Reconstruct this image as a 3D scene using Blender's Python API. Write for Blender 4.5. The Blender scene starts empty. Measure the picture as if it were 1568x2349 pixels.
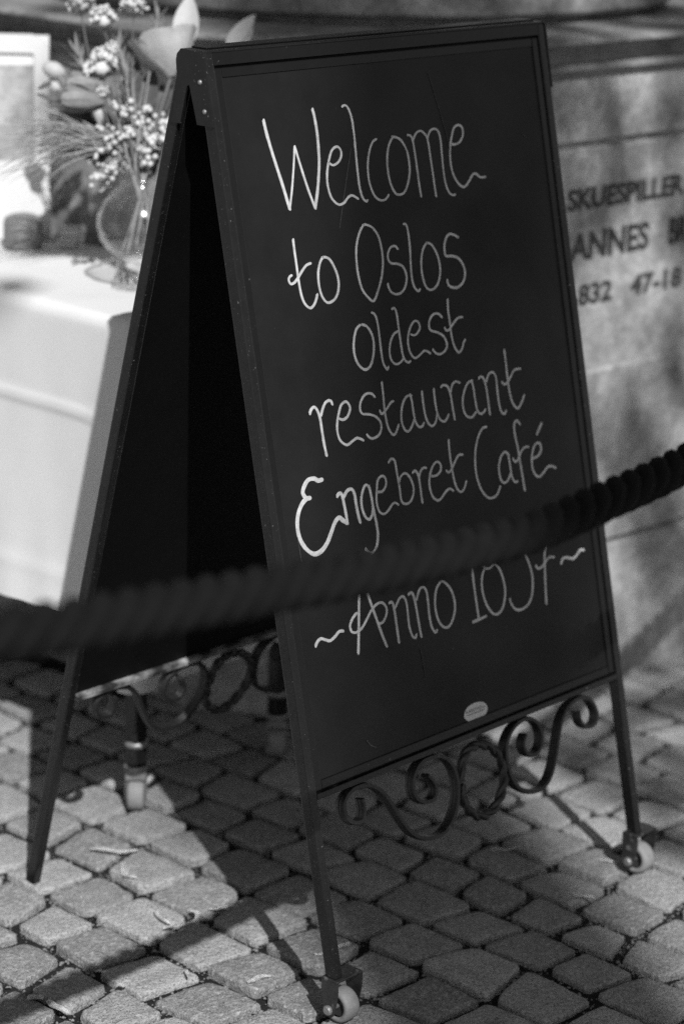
import bpy, bmesh, math, random
from mathutils import Vector, Matrix, Euler, noise
random.seed(7)
S = bpy.context.scene
COL = S.collection

# ------------------------------------------------------------------ camera, sky, sun, exposure
CAM = Vector((-2.0524, -2.1460, 1.5287))
RIGHT = Vector((0.68101, -0.73185, 0.02483)); VIEW = Vector((0.70479, 0.64697, -0.29074))
VIEW.normalize(); RIGHT = (RIGHT - VIEW * RIGHT.dot(VIEW)).normalized(); UP = RIGHT.cross(VIEW)
cd = bpy.data.cameras.new('camera'); cam = bpy.data.objects.new('camera', cd); COL.objects.link(cam)
M3 = Matrix((RIGHT, UP, -VIEW)).transposed()
cam.matrix_world = Matrix.Translation(CAM) @ M3.to_4x4()
cd.sensor_fit = 'VERTICAL'; cd.sensor_height = 36.0; cd.lens = 86.04
cd.clip_start = 0.05; cd.clip_end = 600
cd.dof.use_dof = True; cd.dof.focus_distance = 3.03; cd.dof.aperture_fstop = 2.9
S.camera = cam
FPX = 5613.9

w = bpy.data.worlds.new('World'); S.world = w; w.use_nodes = True
nt = w.node_tree; nt.nodes.clear()
sky = nt.nodes.new('ShaderNodeTexSky'); sky.sky_type = 'NISHITA'; sky.sun_disc = False
sky.sun_elevation = math.radians(41.5); sky.sun_rotation = math.radians(212)
bw = nt.nodes.new('ShaderNodeRGBToBW'); bg = nt.nodes.new('ShaderNodeBackground'); wo = nt.nodes.new('ShaderNodeOutputWorld')
bg.inputs['Strength'].default_value = 0.062
nt.links.new(sky.outputs['Color'], bw.inputs[0]); nt.links.new(bw.outputs[0], bg.inputs['Color']); nt.links.new(bg.outputs[0], wo.inputs[0])

SD = Vector((0.60, 0.96, -1.0)).normalized()          # the way the sunlight travels
sl = bpy.data.lights.new('sun', 'SUN'); sl.energy = 4.4; sl.angle = math.radians(0.53)
so = bpy.data.objects.new('sun', sl); COL.objects.link(so); so.rotation_euler = SD.to_track_quat('-Z', 'Y').to_euler()
so.location = (-6, -9, 12)

S.view_settings.view_transform = 'Standard'; S.view_settings.look = 'None'
S.view_settings.exposure = 0.40; S.view_settings.gamma = 1.0; S.view_settings.use_curve_mapping = False
S.cycles.max_bounces = 8; S.cycles.transparent_max_bounces = 16
S.cycles.use_denoising = False; S.cycles.caustics_refractive = False; S.cycles.caustics_reflective = False; S.cycles.sample_clamp_indirect = 4.0

# ------------------------------------------------------------------ helpers
def mat(name, v, rough=0.6, spec=0.4, metallic=0.0, nscale=0, namp=0.0, bump=0.0, bscale=200, per_obj=0.0, speck=None, detail=6, bdist=0.002, world=False, rvar=0.0):
    """grey procedural material: value v, broad mottling, fine bump, optional specks (scale, low, high, value)"""
    m = bpy.data.materials.new(name); m.use_nodes = True
    t = m.node_tree; N = t.nodes; Lk = t.links
    b = N['Principled BSDF']; b.inputs['Roughness'].default_value = rough; b.inputs['Metallic'].default_value = metallic
    b.inputs['Specular IOR Level'].default_value = spec
    tc = N.new('ShaderNodeTexCoord'); crd = tc.outputs['Object']
    if world:
        gp = N.new('ShaderNodeNewGeometry'); crd = gp.outputs['Position']
    val = N.new('ShaderNodeValue'); val.outputs[0].default_value = v
    cur = val.outputs[0]
    def math_(op, a, bb):
        n = N.new('ShaderNodeMath'); n.operation = op
        for i, x in enumerate((a, bb)):
            if isinstance(x, (int, float)): n.inputs[i].default_value = x
            else: Lk.new(x, n.inputs[i])
        return n.outputs[0]
    if nscale:
        for sc, am in ((nscale, namp), (nscale * 5.3, namp * 0.7)):
            n = N.new('ShaderNodeTexNoise'); n.inputs['Scale'].default_value = sc; n.inputs['Detail'].default_value = detail; n.inputs['Roughness'].default_value = 0.62
            Lk.new(crd, n.inputs['Vector'])
            mr = N.new('ShaderNodeMapRange'); mr.inputs[1].default_value = 0.28; mr.inputs[2].default_value = 0.72
            mr.inputs[3].default_value = 1 - am; mr.inputs[4].default_value = 1 + am
            Lk.new(n.outputs['Fac'], mr.inputs[0]); cur = math_('MULTIPLY', cur, mr.outputs[0])
    if per_obj:
        oi = N.new('ShaderNodeObjectInfo'); mr = N.new('ShaderNodeMapRange'); mr.inputs[3].default_value = 1 - per_obj; mr.inputs[4].default_value = 1 + per_obj
        Lk.new(oi.outputs['Random'], mr.inputs[0]); cur = math_('MULTIPLY', cur, mr.outputs[0])
    if speck:
        for sc, lo, hi, sv in speck:
            n = N.new('ShaderNodeTexNoise'); n.inputs['Scale'].default_value = sc; n.inputs['Detail'].default_value = 3
            Lk.new(crd, n.inputs['Vector'])
            mr = N.new('ShaderNodeMapRange'); mr.inputs[1].default_value = lo; mr.inputs[2].default_value = hi
            Lk.new(n.outputs['Fac'], mr.inputs[0])
            mx = N.new('ShaderNodeMix'); mx.data_type = 'FLOAT'
            Lk.new(mr.outputs[0], mx.inputs[0]); Lk.new(cur, mx.inputs[2]); mx.inputs[3].default_value = sv
            cur = mx.outputs[0]
    if rvar:
        n = N.new('ShaderNodeTexNoise'); n.inputs['Scale'].default_value = 6; n.inputs['Detail'].default_value = 7
        Lk.new(crd, n.inputs['Vector']); mr = N.new('ShaderNodeMapRange'); mr.inputs[1].default_value = 0.3; mr.inputs[2].default_value = 0.7
        mr.inputs[3].default_value = rough - rvar; mr.inputs[4].default_value = rough + rvar; Lk.new(n.outputs['Fac'], mr.inputs[0]); Lk.new(mr.outputs[0], b.inputs['Roughness'])
    cc = N.new('ShaderNodeCombineColor')
    for i in range(3): Lk.new(cur, cc.inputs[i])
    Lk.new(cc.outputs[0], b.inputs['Base Color'])
    if bump:
        n = N.new('ShaderNodeTexNoise'); n.inputs['Scale'].default_value = bscale; n.inputs['Detail'].default_value = 8; n.inputs['Roughness'].default_value = 0.65
        Lk.new(crd, n.inputs['Vector'])
        bp = N.new('ShaderNodeBump'); bp.inputs['Strength'].default_value = bump; bp.inputs['Distance'].default_value = bdist
        Lk.new(n.outputs['Fac'], bp.inputs['Height']); Lk.new(bp.outputs[0], b.inputs['Normal'])
    return m

def tag(o, label=None, cat=None, group=None, kind=None):
    if label: o['label'] = label
    if cat: o['category'] = cat
    if group: o['group'] = group
    if kind: o['kind'] = kind
    return o

def empty(name, loc, label=None, cat=None, group=None):
    o = bpy.data.objects.new(name, None); COL.objects.link(o); o.location = loc; o.empty_display_size = 0.05
    return tag(o, label, cat, group)

def wloc(o):
    v = Vector((0, 0, 0))
    while o is not None: v += Vector(o.location); o = o.parent
    return v

def obj(name, bm, m, parent=None, smooth=False, at=None):
    """bm holds world coordinates; the object's origin goes to the parent's place (or to at)"""
    org = wloc(parent) if parent is not None else Vector(at if at is not None else (0, 0, 0))
    bmesh.ops.translate(bm, verts=bm.verts, vec=-org)
    me = bpy.data.meshes.new(name); bm.normal_update(); bm.to_mesh(me); bm.free()
    if smooth:
        for p in me.polygons: p.use_smooth = True
    if isinstance(m, (list, tuple)):
        for x in m: me.materials.append(x)
    else: me.materials.append(m)
    o = bpy.data.objects.new(name, me); COL.objects.link(o)
    if parent is not None: o.parent = parent
    else: o.location = org
    return o

def BM(): return bmesh.new()

def hexa(bm, P, bev=0.0, seg=1):
    """box from 8 corners: 4 bottom (ccw) then 4 top"""
    vs = [bm.verts.new(p) for p in P]
    fs = [bm.faces.new([vs[i] for i in q]) for q in ((3, 2, 1, 0), (4, 5, 6, 7), (0, 1, 5, 4), (1, 2, 6, 5), (2, 3, 7, 6), (3, 0, 4, 7))]
    if bev:
        es = {e for f in fs for e in f.edges}
        bmesh.ops.bevel(bm, geom=list(es), offset=bev, segments=seg, affect='EDGES', profile=0.6)

def box(bm, a, b, bev=0.0, seg=1, f=lambda x, y, z: (x, y, z)):
    (x0, y0, z0), (x1, y1, z1) = a, b
    hexa(bm, [f(*q) for q in ((x0, y0, z0), (x1, y0, z0), (x1, y1, z0), (x0, y1, z0), (x0, y0, z1), (x1, y0, z1), (x1, y1, z1), (x0, y1, z1))], bev, seg)

def frames(pts, closed=False):
    n = len(pts); T = []
    for i in range(n):
        a = pts[(i - 1) % n] if closed or i > 0 else pts[i]
        b = pts[(i + 1) % n] if closed or i < n - 1 else pts[i]
        t = (b - a); T.append(t.normalized() if t.length > 1e-9 else Vector((0, 0, 1)))
    ref = Vector((0, 0, 1)) if abs(T[0].z) < 0.9 else Vector((1, 0, 0))
    nrm = (ref - T[0] * ref.dot(T[0])).normalized(); out = []
    for t in T:
        nrm = (nrm - t * nrm.dot(t)).normalized(); out.append((t, nrm, t.cross(nrm)))
    return out

def tube(bm, pts, r, seg=8, closed=False, caps=True):
    pts = [Vector(p) for p in pts]; F = frames(pts, closed); rings = []
    for i, (p, (t, n, b)) in enumerate(zip(pts, F)):
        rr = r(i / max(1, len(pts) - 1)) if callable(r) else r
        rings.append([bm.verts.new(p + n * math.cos(2 * math.pi * k / seg) * rr + b * math.sin(2 * math.pi * k / seg) * rr) for k in range(seg)])
    m = len(rings)
    for i in range(m if closed else m - 1):
        A, B = rings[i], rings[(i + 1) % m]
        for k in range(seg): bm.faces.new((A[k], A[(k + 1) % seg], B[(k + 1) % seg], B[k]))
    if caps and not closed:
        bm.faces.new(rings[0][::-1]); bm.faces.new(rings[-1])

def lathe(bm, prof, c, seg=32, wob=None, axis=None):
    """prof: (r, h) pairs; axis = (origin dir, u, v)"""
    c = Vector(c); d, u, v = axis if axis else (Vector((0, 0, 1)), Vector((1, 0, 0)), Vector((0, 1, 0)))
    rings = []
    for r, h in prof:
        ring = []
        for k in range(seg):
            a = 2 * math.pi * k / seg; rr = r * (wob(a, h) if wob else 1)
            ring.append(bm.verts.new(c + d * h + u * math.cos(a) * rr + v * math.sin(a) * rr))
        rings.append(ring)
    for A, B in zip(rings, rings[1:]):
        for k in range(seg): bm.faces.new((A[k], A[(k + 1) % seg], B[(k + 1) % seg], B[k]))
    return rings

def crom(P, n=6, closed=False):
    P = [Vector(p) for p in P]; out = []; m = len(P)
    for i in range(m if closed else m - 1):
        g = lambda k: P[k % m] if closed else P[max(0, min(m - 1, k))]
        a, b, c, d = g(i - 1), g(i), g(i + 1), g(i + 2)
        for k in range(n):
            t = k / n
            out.append(0.5 * ((2 * b) + (c - a) * t + (2 * a - 5 * b + 4 * c - d) * t * t + (3 * b - a - 3 * c + d) * t ** 3))
    if not closed: out.append(P[-1])
    return out

def project(P):
    v = Vector(P) - CAM; z = v.dot(VIEW)
    return (784 + FPX * v.dot(RIGHT) / z, 1174.5 - FPX * v.dot(UP) / z, z)

# ------------------------------------------------------------------ materials
m_black = mat('black_paint', 0.0045, rough=0.28, spec=0.4, nscale=14, namp=0.25, bump=0.15, bscale=260, speck=[(150, 0.73, 0.78, 0.08)])
m_back = mat('black_backing', 0.0016, rough=0.6, spec=0.14, nscale=10, namp=0.3)
m_leg = mat('scuffed_black_paint', 0.007, rough=0.25, spec=0.45, nscale=20, namp=0.3, bump=0.2, bscale=240, speck=[(210, 0.70, 0.76, 0.12), (520, 0.70, 0.76, 0.16)])
m_worn_glint = mat('worn_paint_glints', 0.03, rough=0.36, spec=0.6, nscale=25, namp=0.5, bump=0.3, bscale=240, speck=[(26, 0.42, 0.68, 0.34), (240, 0.6, 0.7, 0.02)])  # pale patches: wear, plus the rear rail's bright glints put into the colour
m_board = mat('chalkboard_film', 0.0062, rough=0.5, spec=0.3, nscale=5, namp=0.3, bump=0.05, bscale=90, rvar=0.16, speck=[(420, 0.74, 0.80, 0.06)])
m_iron = mat('wrought_iron', 0.012, rough=0.4, spec=0.5, nscale=30, namp=0.3, bump=0.3, bscale=220, speck=[(180, 0.68, 0.74, 0.08)])
m_chalk = mat('white_paint_marker', 0.45, rough=0.75, spec=0.2, nscale=110, namp=0.24, bump=0.3, bscale=600)
m_fork = mat('worn_fork', 0.022, rough=0.45, spec=0.5, nscale=60, namp=0.5, bump=0.3, bscale=300, speck=[(90, 0.62, 0.72, 0.15)])
m_steel = mat('dull_steel', 0.24, rough=0.52, spec=0.5, metallic=0.6, nscale=60, namp=0.3)
m_rubber = mat('grey_rubber', 0.20, rough=0.65, spec=0.3, nscale=60, namp=0.18, bump=0.2, bscale=400)
m_sticker = mat('sticker_white', 0.52, rough=0.5, nscale=60, namp=0.08)
m_scratch = mat('grey_scratch', 0.05, rough=0.7, nscale=200, namp=0.5)
m_ink = mat('dark_ink', 0.03, rough=0.6)
m_rope = mat('dark_rope', 0.0065, rough=0.9, spec=0.15, nscale=40, namp=0.3, bump=0.8, bscale=420, bdist=0.004)
m_granite = mat('granite_sett', 0.315, rough=0.88, spec=0.22, nscale=24, namp=0.27, per_obj=0.32, bump=1.0, bscale=150, bdist=0.006, world=True,
                speck=[(380, 0.48, 0.66, 0.12), (150, 0.52, 0.72, 0.40), (700, 0.60, 0.70, 0.55)])
m_paving = mat('paving_far', 0.24, rough=0.9, nscale=9, namp=0.3, world=True, bump=0.6, bscale=30, bdist=0.01)
m_joint = mat('joint_sand', 0.026, rough=0.95, spec=0.1, nscale=30, namp=0.4, bump=1.0, bscale=500, bdist=0.004)
m_grit = mat('grit', 0.16, rough=0.9, spec=0.2, nscale=80, namp=0.5)
m_plinth = mat('plinth_granite', 0.29, rough=0.85, spec=0.2, nscale=9, namp=0.5, bump=0.8, bscale=90, speck=[(260, 0.58, 0.7, 0.13), (220, 0.62, 0.72, 0.42)])
m_cornice = mat('weathered_cornice', 0.2, rough=0.9, spec=0.2, nscale=9, namp=0.42, bump=0.5, bscale=160, speck=[(200, 0.58, 0.7, 0.08)])
m_inscr = mat('inscription_paint', 0.03, rough=0.8, nscale=40, namp=0.4)
m_cloth = mat('white_linen', 0.63, rough=0.9, spec=0.1, nscale=3, namp=0.03, bump=0.12, bscale=900)
m_white = mat('white_card', 0.56, rough=0.6, spec=0.3, nscale=8, namp=0.03)
m_print = mat('grey_print', 0.33, rough=0.5, nscale=9, namp=0.45)
m_jar = mat('grey_ceramic', 0.19, rough=0.6, nscale=12, namp=0.06)
m_tulip = mat('dark_tulip_petal', 0.17, rough=0.5, spec=0.35, nscale=40, namp=0.2, bump=0.15, bscale=150)
m_darkjar = mat('dark_ceramic', 0.10, rough=0.5, nscale=12, namp=0.2)
m_petal = mat('cream_petal', 0.43, rough=0.6, spec=0.3, nscale=30, namp=0.1, bump=0.15, bscale=120)
m_white_fl = mat('white_blossom', 0.52, rough=0.7, spec=0.2, nscale=60, namp=0.12)
m_bud = mat('pale_bud', 0.40, rough=0.55, spec=0.3, nscale=40, namp=0.15)
m_leaf = mat('leaf_green', 0.08, rough=0.5, spec=0.4, nscale=30, namp=0.3, bump=0.2, bscale=140)
m_leafp = mat('pale_green', 0.24, rough=0.6, spec=0.3, nscale=40, namp=0.3)
m_grass = mat('plume_grass', 0.26, rough=0.6, spec=0.4, nscale=50, namp=0.4)
m_dry = mat('dry_leaf', 0.6, rough=0.7, spec=0.3, nscale=60, namp=0.25, bump=0.3, bscale=300)
m_bark = mat('bark', 0.09, rough=0.95, nscale=8, namp=0.4, bump=1, bscale=30, bdist=0.02)
m_crown = mat('crown_leaves', 0.07, rough=0.6, nscale=5, namp=0.3)
def glass(name, tint, rough, ior, refr=0.0):
    m = bpy.data.materials.new(name); m.use_nodes = True; t = m.node_tree; t.nodes.remove(t.nodes['Principled BSDF'])
    tr = t.nodes.new('ShaderNodeBsdfTransparent'); tr.inputs[0].default_value = (tint, tint, tint, 1)
    gl = t.nodes.new('ShaderNodeBsdfGlossy'); gl.inputs['Roughness'].default_value = rough
    lw = t.nodes.new('ShaderNodeLayerWeight'); lw.inputs['Blend'].default_value = 0.5
    p4 = t.nodes.new('ShaderNodeMath'); p4.operation = 'POWER'; t.links.new(lw.outputs['Facing'], p4.inputs[0]); p4.inputs[1].default_value = 3.5
    fr = t.nodes.new('ShaderNodeMath'); fr.operation = 'MULTIPLY_ADD'; t.links.new(p4.outputs[0], fr.inputs[0]); fr.inputs[1].default_value = 0.6; fr.inputs[2].default_value = 0.04
    mx = t.nodes.new('ShaderNodeMixShader')
    t.links.new(fr.outputs[0], mx.inputs[0]); t.links.new(tr.outputs[0], mx.inputs[1]); t.links.new(gl.outputs[0], mx.inputs[2])
    out = mx.outputs[0]
    if refr:
        gs = t.nodes.new('ShaderNodeBsdfGlass'); gs.inputs['IOR'].default_value = ior; gs.inputs['Roughness'].default_value = rough
        m2 = t.nodes.new('ShaderNodeMixShader'); m2.inputs[0].default_value = refr
        t.links.new(out, m2.inputs[1]); t.links.new(gs.outputs[0], m2.inputs[2]); out = m2.outputs[0]
    t.links.new(out, t.nodes['Material Output'].inputs['Surface'])
    return m
m_glass = glass('clear_glass', 0.99, 0.12, 1.45)
m_water = glass('water', 0.97, 0.02, 1.33)
def merge(bm, b2):
    me = bpy.data.meshes.new('m'); b2.to_mesh(me); b2.free(); bm.from_mesh(me); bpy.data.meshes.remove(me)
# ------------------------------------------------------------------ ground: one sheet to the horizon, setts on it
bm = BM()
rings = [0.0]; 
xs = [-300, -60, -12] + [-4 + 0.16 * i for i in range(51)] + [12, 60, 300]
vv = {}
for i, x in enumerate(xs):
    for j, y in enumerate(xs):
        z = -0.0115 + (0.004 * noise.noise(Vector((x * 3, y * 3, 0))) if abs(x) < 5 and abs(y) < 5 else 0)
        vv[i, j] = bm.verts.new((x, y, z))
for i in range(len(xs) - 1):
    for j in range(len(xs) - 1): bm.faces.new((vv[i, j], vv[i + 1, j], vv[i + 1, j + 1], vv[i, j + 1]))
ground = obj('ground', bm, [m_joint, m_paving], smooth=True)
for p in ground.data.polygons:
    if abs(p.center.x) > 3.0 or p.center.y > 2.9 or p.center.y < -2.6: p.material_index = 1
tag(ground, 'dark sand bed under the granite cobblestones', kind='structure')

ROWS = {-1: (-0.165, [0.056, -0.055]), 0: (-0.062, [0.206, 0.109, 0.004, -0.103]), 1: (0.042, [0.244, 0.128, 0.016]), 2: (0.148, [-0.303]),
        3: (0.257, [-0.078, -0.182, -0.29, -0.403]), 4: (0.357, [-0.115, -0.215, -0.3, -0.413]), 5: (0.446, [-0.16, -0.258, -0.346, -0.443]), 6: (0.535, [-0.221, -0.321])}
def row_x(r): return ROWS[r][0] if r in ROWS else (-0.165 + (r + 1) * 0.104 if r < -1 else 0.535 + (r - 6) * 0.103)
def bound_x(r, y):                                                     # the joint line between row r and row r + 1
    return (row_x(r) + row_x(r + 1)) / 2 + 0.012 * noise.noise(Vector((r * 3.7, y * 4.3, 4))) + 0.006 * noise.noise(Vector((r * 5.1, y * 13, 9)))
def in_plinth(x, y): return math.hypot(x - 1.28, y - 0.89) < 0.66
R = random.Random(3); cells = []
for r in range(-26, 36):
    ys = sorted(ROWS[r][1]) if r in ROWS else [R.uniform(-0.05, 0.05)]
    cuts = [(a + c) / 2 for a, c in zip(ys, ys[1:])] or []
    lo = hi = None
    if cuts: lo, hi = cuts[0], cuts[-1]
    else: lo = ys[0] - 0.052; hi = ys[0] + 0.052; cuts = [lo, hi]
    while hi < 3.0: hi += R.uniform(0.090, 0.120); cuts.append(hi)
    while lo > -2.6: lo -= R.uniform(0.090, 0.120); cuts.insert(0, lo)
    sl = [R.uniform(-0.013, 0.013) for _ in cuts]
    for i in range(len(cuts) - 1):
        P = []
        for (k, side) in ((i, -1), (i, 1), (i + 1, 1), (i + 1, -1)):
            y = cuts[k] + sl[k] * side; P.append((bound_x(r if side > 0 else r - 1, y), y))
        cells.append((sum(p[0] for p in P) / 4, sum(p[1] for p in P) / 4, P, R.uniform(-0.0035, 0.0015)))
cells = [c for c in cells if not in_plinth(c[0], c[1])]
def sett_bm(x, y, P, dz, R, origin=None, fine=True):
    """one cut stone: a rough quadrilateral set into its cell, flat worn top, chipped edges"""
    bm = BM(); ox, oy = origin if origin else (x, y); seed = R.uniform(0, 99)
    gap = R.uniform(0.0064, 0.0104); n = 7 if fine else 1
    Q = []
    for p in P:                                                         # pull each corner in by half a joint
        dx, dy = p[0] - x, p[1] - y; Q.append((x + dx - math.copysign(gap, dx), y + dy - math.copysign(gap, dy)))
    out = []
    for k in range(4):
        a, c = Q[k], Q[(k + 1) % 4]; mx, my = (a[0] + c[0]) / 2 - x, (a[1] + c[1]) / 2 - y; ml = math.hypot(mx, my); bow = R.uniform(-0.001, 0.004)
        rc = R.uniform(0.045, 0.10) if fine else 0.14
        for j in range(n + 1):
            t = rc + (1 - 2 * rc) * j / n; w_ = bow * math.sin(math.pi * t)
            if fine: w_ += 0.0016 * noise.noise(Vector((k * 9 + t * 5, seed, 0))) + 0.0011 * noise.noise(Vector((k * 9 + t * 19, seed, 3)))
            out.append((a[0] + (c[0] - a[0]) * t + mx / ml * w_, a[1] + (c[1] - a[1]) * t + my / ml * w_))
        if fine:                                                        # rounded corner
            d = Q[(k + 2) % 4]; u = rc * 0.32; out.append((c[0] + (a[0] - c[0]) * u + (d[0] - c[0]) * u, c[1] + (a[1] - c[1]) * u + (d[1] - c[1]) * u))
    tx, ty = R.uniform(-0.035, 0.035), R.uniform(-0.035, 0.035); m = len(out)
    hz = lambda px, py: dz + tx * (px - x) + ty * (py - y)
    low = [R.uniform(0.5, 1.6) * (1 + 0.9 * max(0, noise.noise(Vector((q * 0.45, seed, 7))))) for q in range(m)]
    def ring(s, z, k=0.0):
        L = []
        for q, (px, py) in enumerate(out):
            sx = x + (px - x) * (1 - (1 - s) * (low[q] if k else 1)); sy = y + (py - y) * (1 - (1 - s) * (low[q] if k else 1))
            zz = z + (0.0009 * noise.noise(Vector((sx * 60, sy * 60, seed))) if fine and s < 0.97 else 0)
            L.append(bm.verts.new((sx - ox, sy - oy, hz(sx, sy) + zz)))
        return L
    rg = [ring(1.02, -0.05), ring(1.0, -0.0068), ring(0.991, -0.0022, 1), ring(0.974, -0.0005, 1), ring(0.92, 0.0003), ring(0.62, 0.0008), ring(0.3, 0.0010)] if fine else [ring(1.02, -0.04), ring(1.0, -0.006), ring(0.94, 0.0)]
    for A, Bq in zip(rg, rg[1:]):
        for q in range(m): bm.faces.new((A[q], A[(q + 1) % m], Bq[(q + 1) % m], Bq[q]))
    cc = bm.verts.new((x - ox, y - oy, dz + 0.0008))
    for q in range(m): bm.faces.new((rg[-1][q], rg[-1][(q + 1) % m], cc))
    bmesh.ops.recalc_face_normals(bm, faces=bm.faces)
    return bm
vis, rest = [], []
for c in cells:
    u, v, d = project((c[0], c[1], 0))
    (vis if d > 0.5 and -90 < u < 1658 and 1380 < v < 2430 else rest).append((d, c))
vis.sort(key=lambda q: q[0]); rest += vis[290:]; vis = vis[:290]
for d, (x, y, P, dz) in vis:
    b2 = sett_bm(x, y, P, dz, R); me = bpy.data.meshes.new('cobblestone'); b2.to_mesh(me); b2.free()
    m_ = (len(me.polygons)) // 7
    for i_, p in enumerate(me.polygons): p.use_smooth = i_ >= 3 * m_
    me.materials.append(m_granite); o = bpy.data.objects.new('cobblestone', me); COL.objects.link(o); o.parent = ground; o.location = (x, y, 0)
bm = BM()
for d, (x, y, P, dz) in rest: merge(bm, sett_bm(x, y, P, dz, R, (0, 0), False))
o = obj('cobblestone_paving', bm, m_granite, parent=ground, smooth=True); tag(o, kind='stuff')
# grit and crumbs lying in the joints
bm = BM(); R = random.Random(11)
for _ in range(6500):
    c = vis[R.randrange(min(240, len(vis)))][1]; k = R.randrange(4); a, e = c[2][k], c[2][(k + 1) % 4]; t = R.random(); j = R.gauss(0, 0.0045)
    gx, gy = a[0] + (e[0] - a[0]) * t + j, a[1] + (e[1] - a[1]) * t + j
    s = R.choice((1, 1, 1, 1.6, 2.4)) * R.uniform(0.0008, 0.0021)
    p = Vector((gx, gy, -0.0098 + R.uniform(0, 0.004)))
    V = [bm.verts.new(p + Vector((R.uniform(.6, 1) * a, R.uniform(.6, 1) * b, R.uniform(.4, .9) * g)) * s) for a, b, g in ((1, 0, 0), (-1, 0.2, 0), (0, 1, 0), (0.1, -1, 0), (0, 0, 1), (0, 0, -1))]
    for f in ((0, 2, 4), (2, 1, 4), (1, 3, 4), (3, 0, 4), (2, 0, 5), (1, 2, 5), (3, 1, 5), (0, 3, 5)): bm.faces.new([V[k] for k in f])
o = obj('joint_grit', bm, m_grit); tag(o, 'loose grit and small crumbs in the joints between cobblestones', 'grit', kind='stuff')

# ------------------------------------------------------------------ statue plinth: octagonal courses, cornice, drum, inscription
PH = math.radians(-3); PC = Vector((1.28, 0.89, 0)); AP = 0.64
plinth = empty('statue_plinth', PC, 'octagonal granite statue plinth with inscription behind the sign', 'plinth')
def octo(r, z, seg=1):
    """octagon of apothem r: corner points with rounded arris"""
    out = []
    R_ = r / math.cos(math.pi / 8)
    cs = [Vector((PC.x + R_ * math.cos(PH - math.pi / 2 + math.pi / 8 + k * math.pi / 4), PC.y + R_ * math.sin(PH - math.pi / 2 + math.pi / 8 + k * math.pi / 4), z)) for k in range(8)]
    for k in range(8):
        a, b, c = cs[k - 1], cs[k], cs[(k + 1) % 8]
        out.append(b + (a - b).normalized() * 0.006); out.append(b + (c - b).normalized() * 0.006)
    return out
def course(name, prof, m, cap=True):
    bm = BM(); rg = []
    for off, z in prof:
        pts = octo(AP + off, z); rg.append([bm.verts.new(p) for p in pts])
    n = 16
    for A, B in zip(rg, rg[1:]):
        for k in range(n): bm.faces.new((A[k], A[(k + 1) % n], B[(k + 1) % n], B[k]))
    if cap: bm.faces.new(rg[-1]); bm.faces.new(rg[0][::-1])
    return obj(name, bm, m, plinth)
course('stone_course', [(0.004, -0.06), (0.004, 0.251), (0.0, 0.254)], m_plinth)
course('stone_course', [(-0.012, 0.2545), (-0.012, 0.260), (0.0, 0.264), (0.0, 0.568), (-0.004, 0.573), (-0.004, 0.945), (-0.008, 0.949)], m_plinth)
course('stone_course', [(-0.014, 0.9495), (-0.014, 0.957), (-0.004, 0.961), (-0.004, 1.062), (-0.004, 1.0625)], m_plinth)
course('cornice', [(-0.004, 1.063), (0.006, 1.074), (0.013, 1.077), (0.013, 1.086), (0.0, 1.0875), (-0.004, 1.100), (0.006, 1.116), (0.036, 1.1205), (0.041, 1.123), (0.041, 1.127), (0.034, 1.131), (-0.12, 1.136), (-0.121, 1.1365)], m_cornice)
bm = BM(); lathe(bm, [(0.535, 1.125), (0.535, 1.147), (0.565, 1.151), (0.568, 1.156), (0.565, 1.18), (0.55, 1.20), (0.54, 1.86), (0.0, 1.87)], PC + Vector((0, 0.02, 0)), seg=72)
obj('drum', bm, m_cornice, plinth, smooth=False)
wa = Vector((math.cos(PH), math.sin(PH), 0)); wn = Vector((math.sin(PH), -math.cos(PH), 0))
def text_bm(txt, spacing=1.0, extr=0.02, bold=0.0):
    cu = bpy.data.curves.new('t', 'FONT'); cu.body = txt; cu.extrude = extr; cu.space_character = spacing; cu.offset = bold; cu.resolution_u = 3
    to = bpy.data.objects.new('t', cu); COL.objects.link(to)
    dg = bpy.context.evaluated_depsgraph_get(); me = bpy.data.meshes.new_from_object(to.evaluated_get(dg))
    b2 = BM(); b2.from_mesh(me); bpy.data.objects.remove(to); bpy.data.curves.remove(cu); bpy.data.meshes.remove(me)
    return b2
def fit(b2, x0, x1, y0, y1, place):
    X = [v.co.x for v in b2.verts]; Y = [v.co.y for v in b2.verts]; a, b, c, d = min(X), max(X), min(Y), max(Y)
    for v in b2.verts:
        v.co = place(x0 + (v.co.x - a) / (b - a) * (x1 - x0), y0 + (v.co.y - c) / (d - c) * (y1 - y0), v.co.z)
wp = lambda x, z, h: PC + wn * (AP - 0.004 + h * 0.09) + wa * x + Vector((0, 0, z))
for segs, h in (([('SKUESPILLER', -0.155, 0.146, 0.848), ('EN', 0.153, 0.205, 0.848)], 0.036), ([('JOH', -0.225, -0.150, 0.764), ('ANNES', -0.143, 0.060, 0.764), ('BRUN', 0.113, 0.225, 0.764)], 0.047), ([('1832', -0.135, -0.030, 0.687), ('47-18', 0.019, 0.155, 0.687)], 0.036)):
    for s, x0, x1, z0 in segs:
        b2 = text_bm(s, bold=0.028); fit(b2, x0, x1, z0, z0 + h, wp); obj('inscription', b2, m_inscr, plinth)
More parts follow.
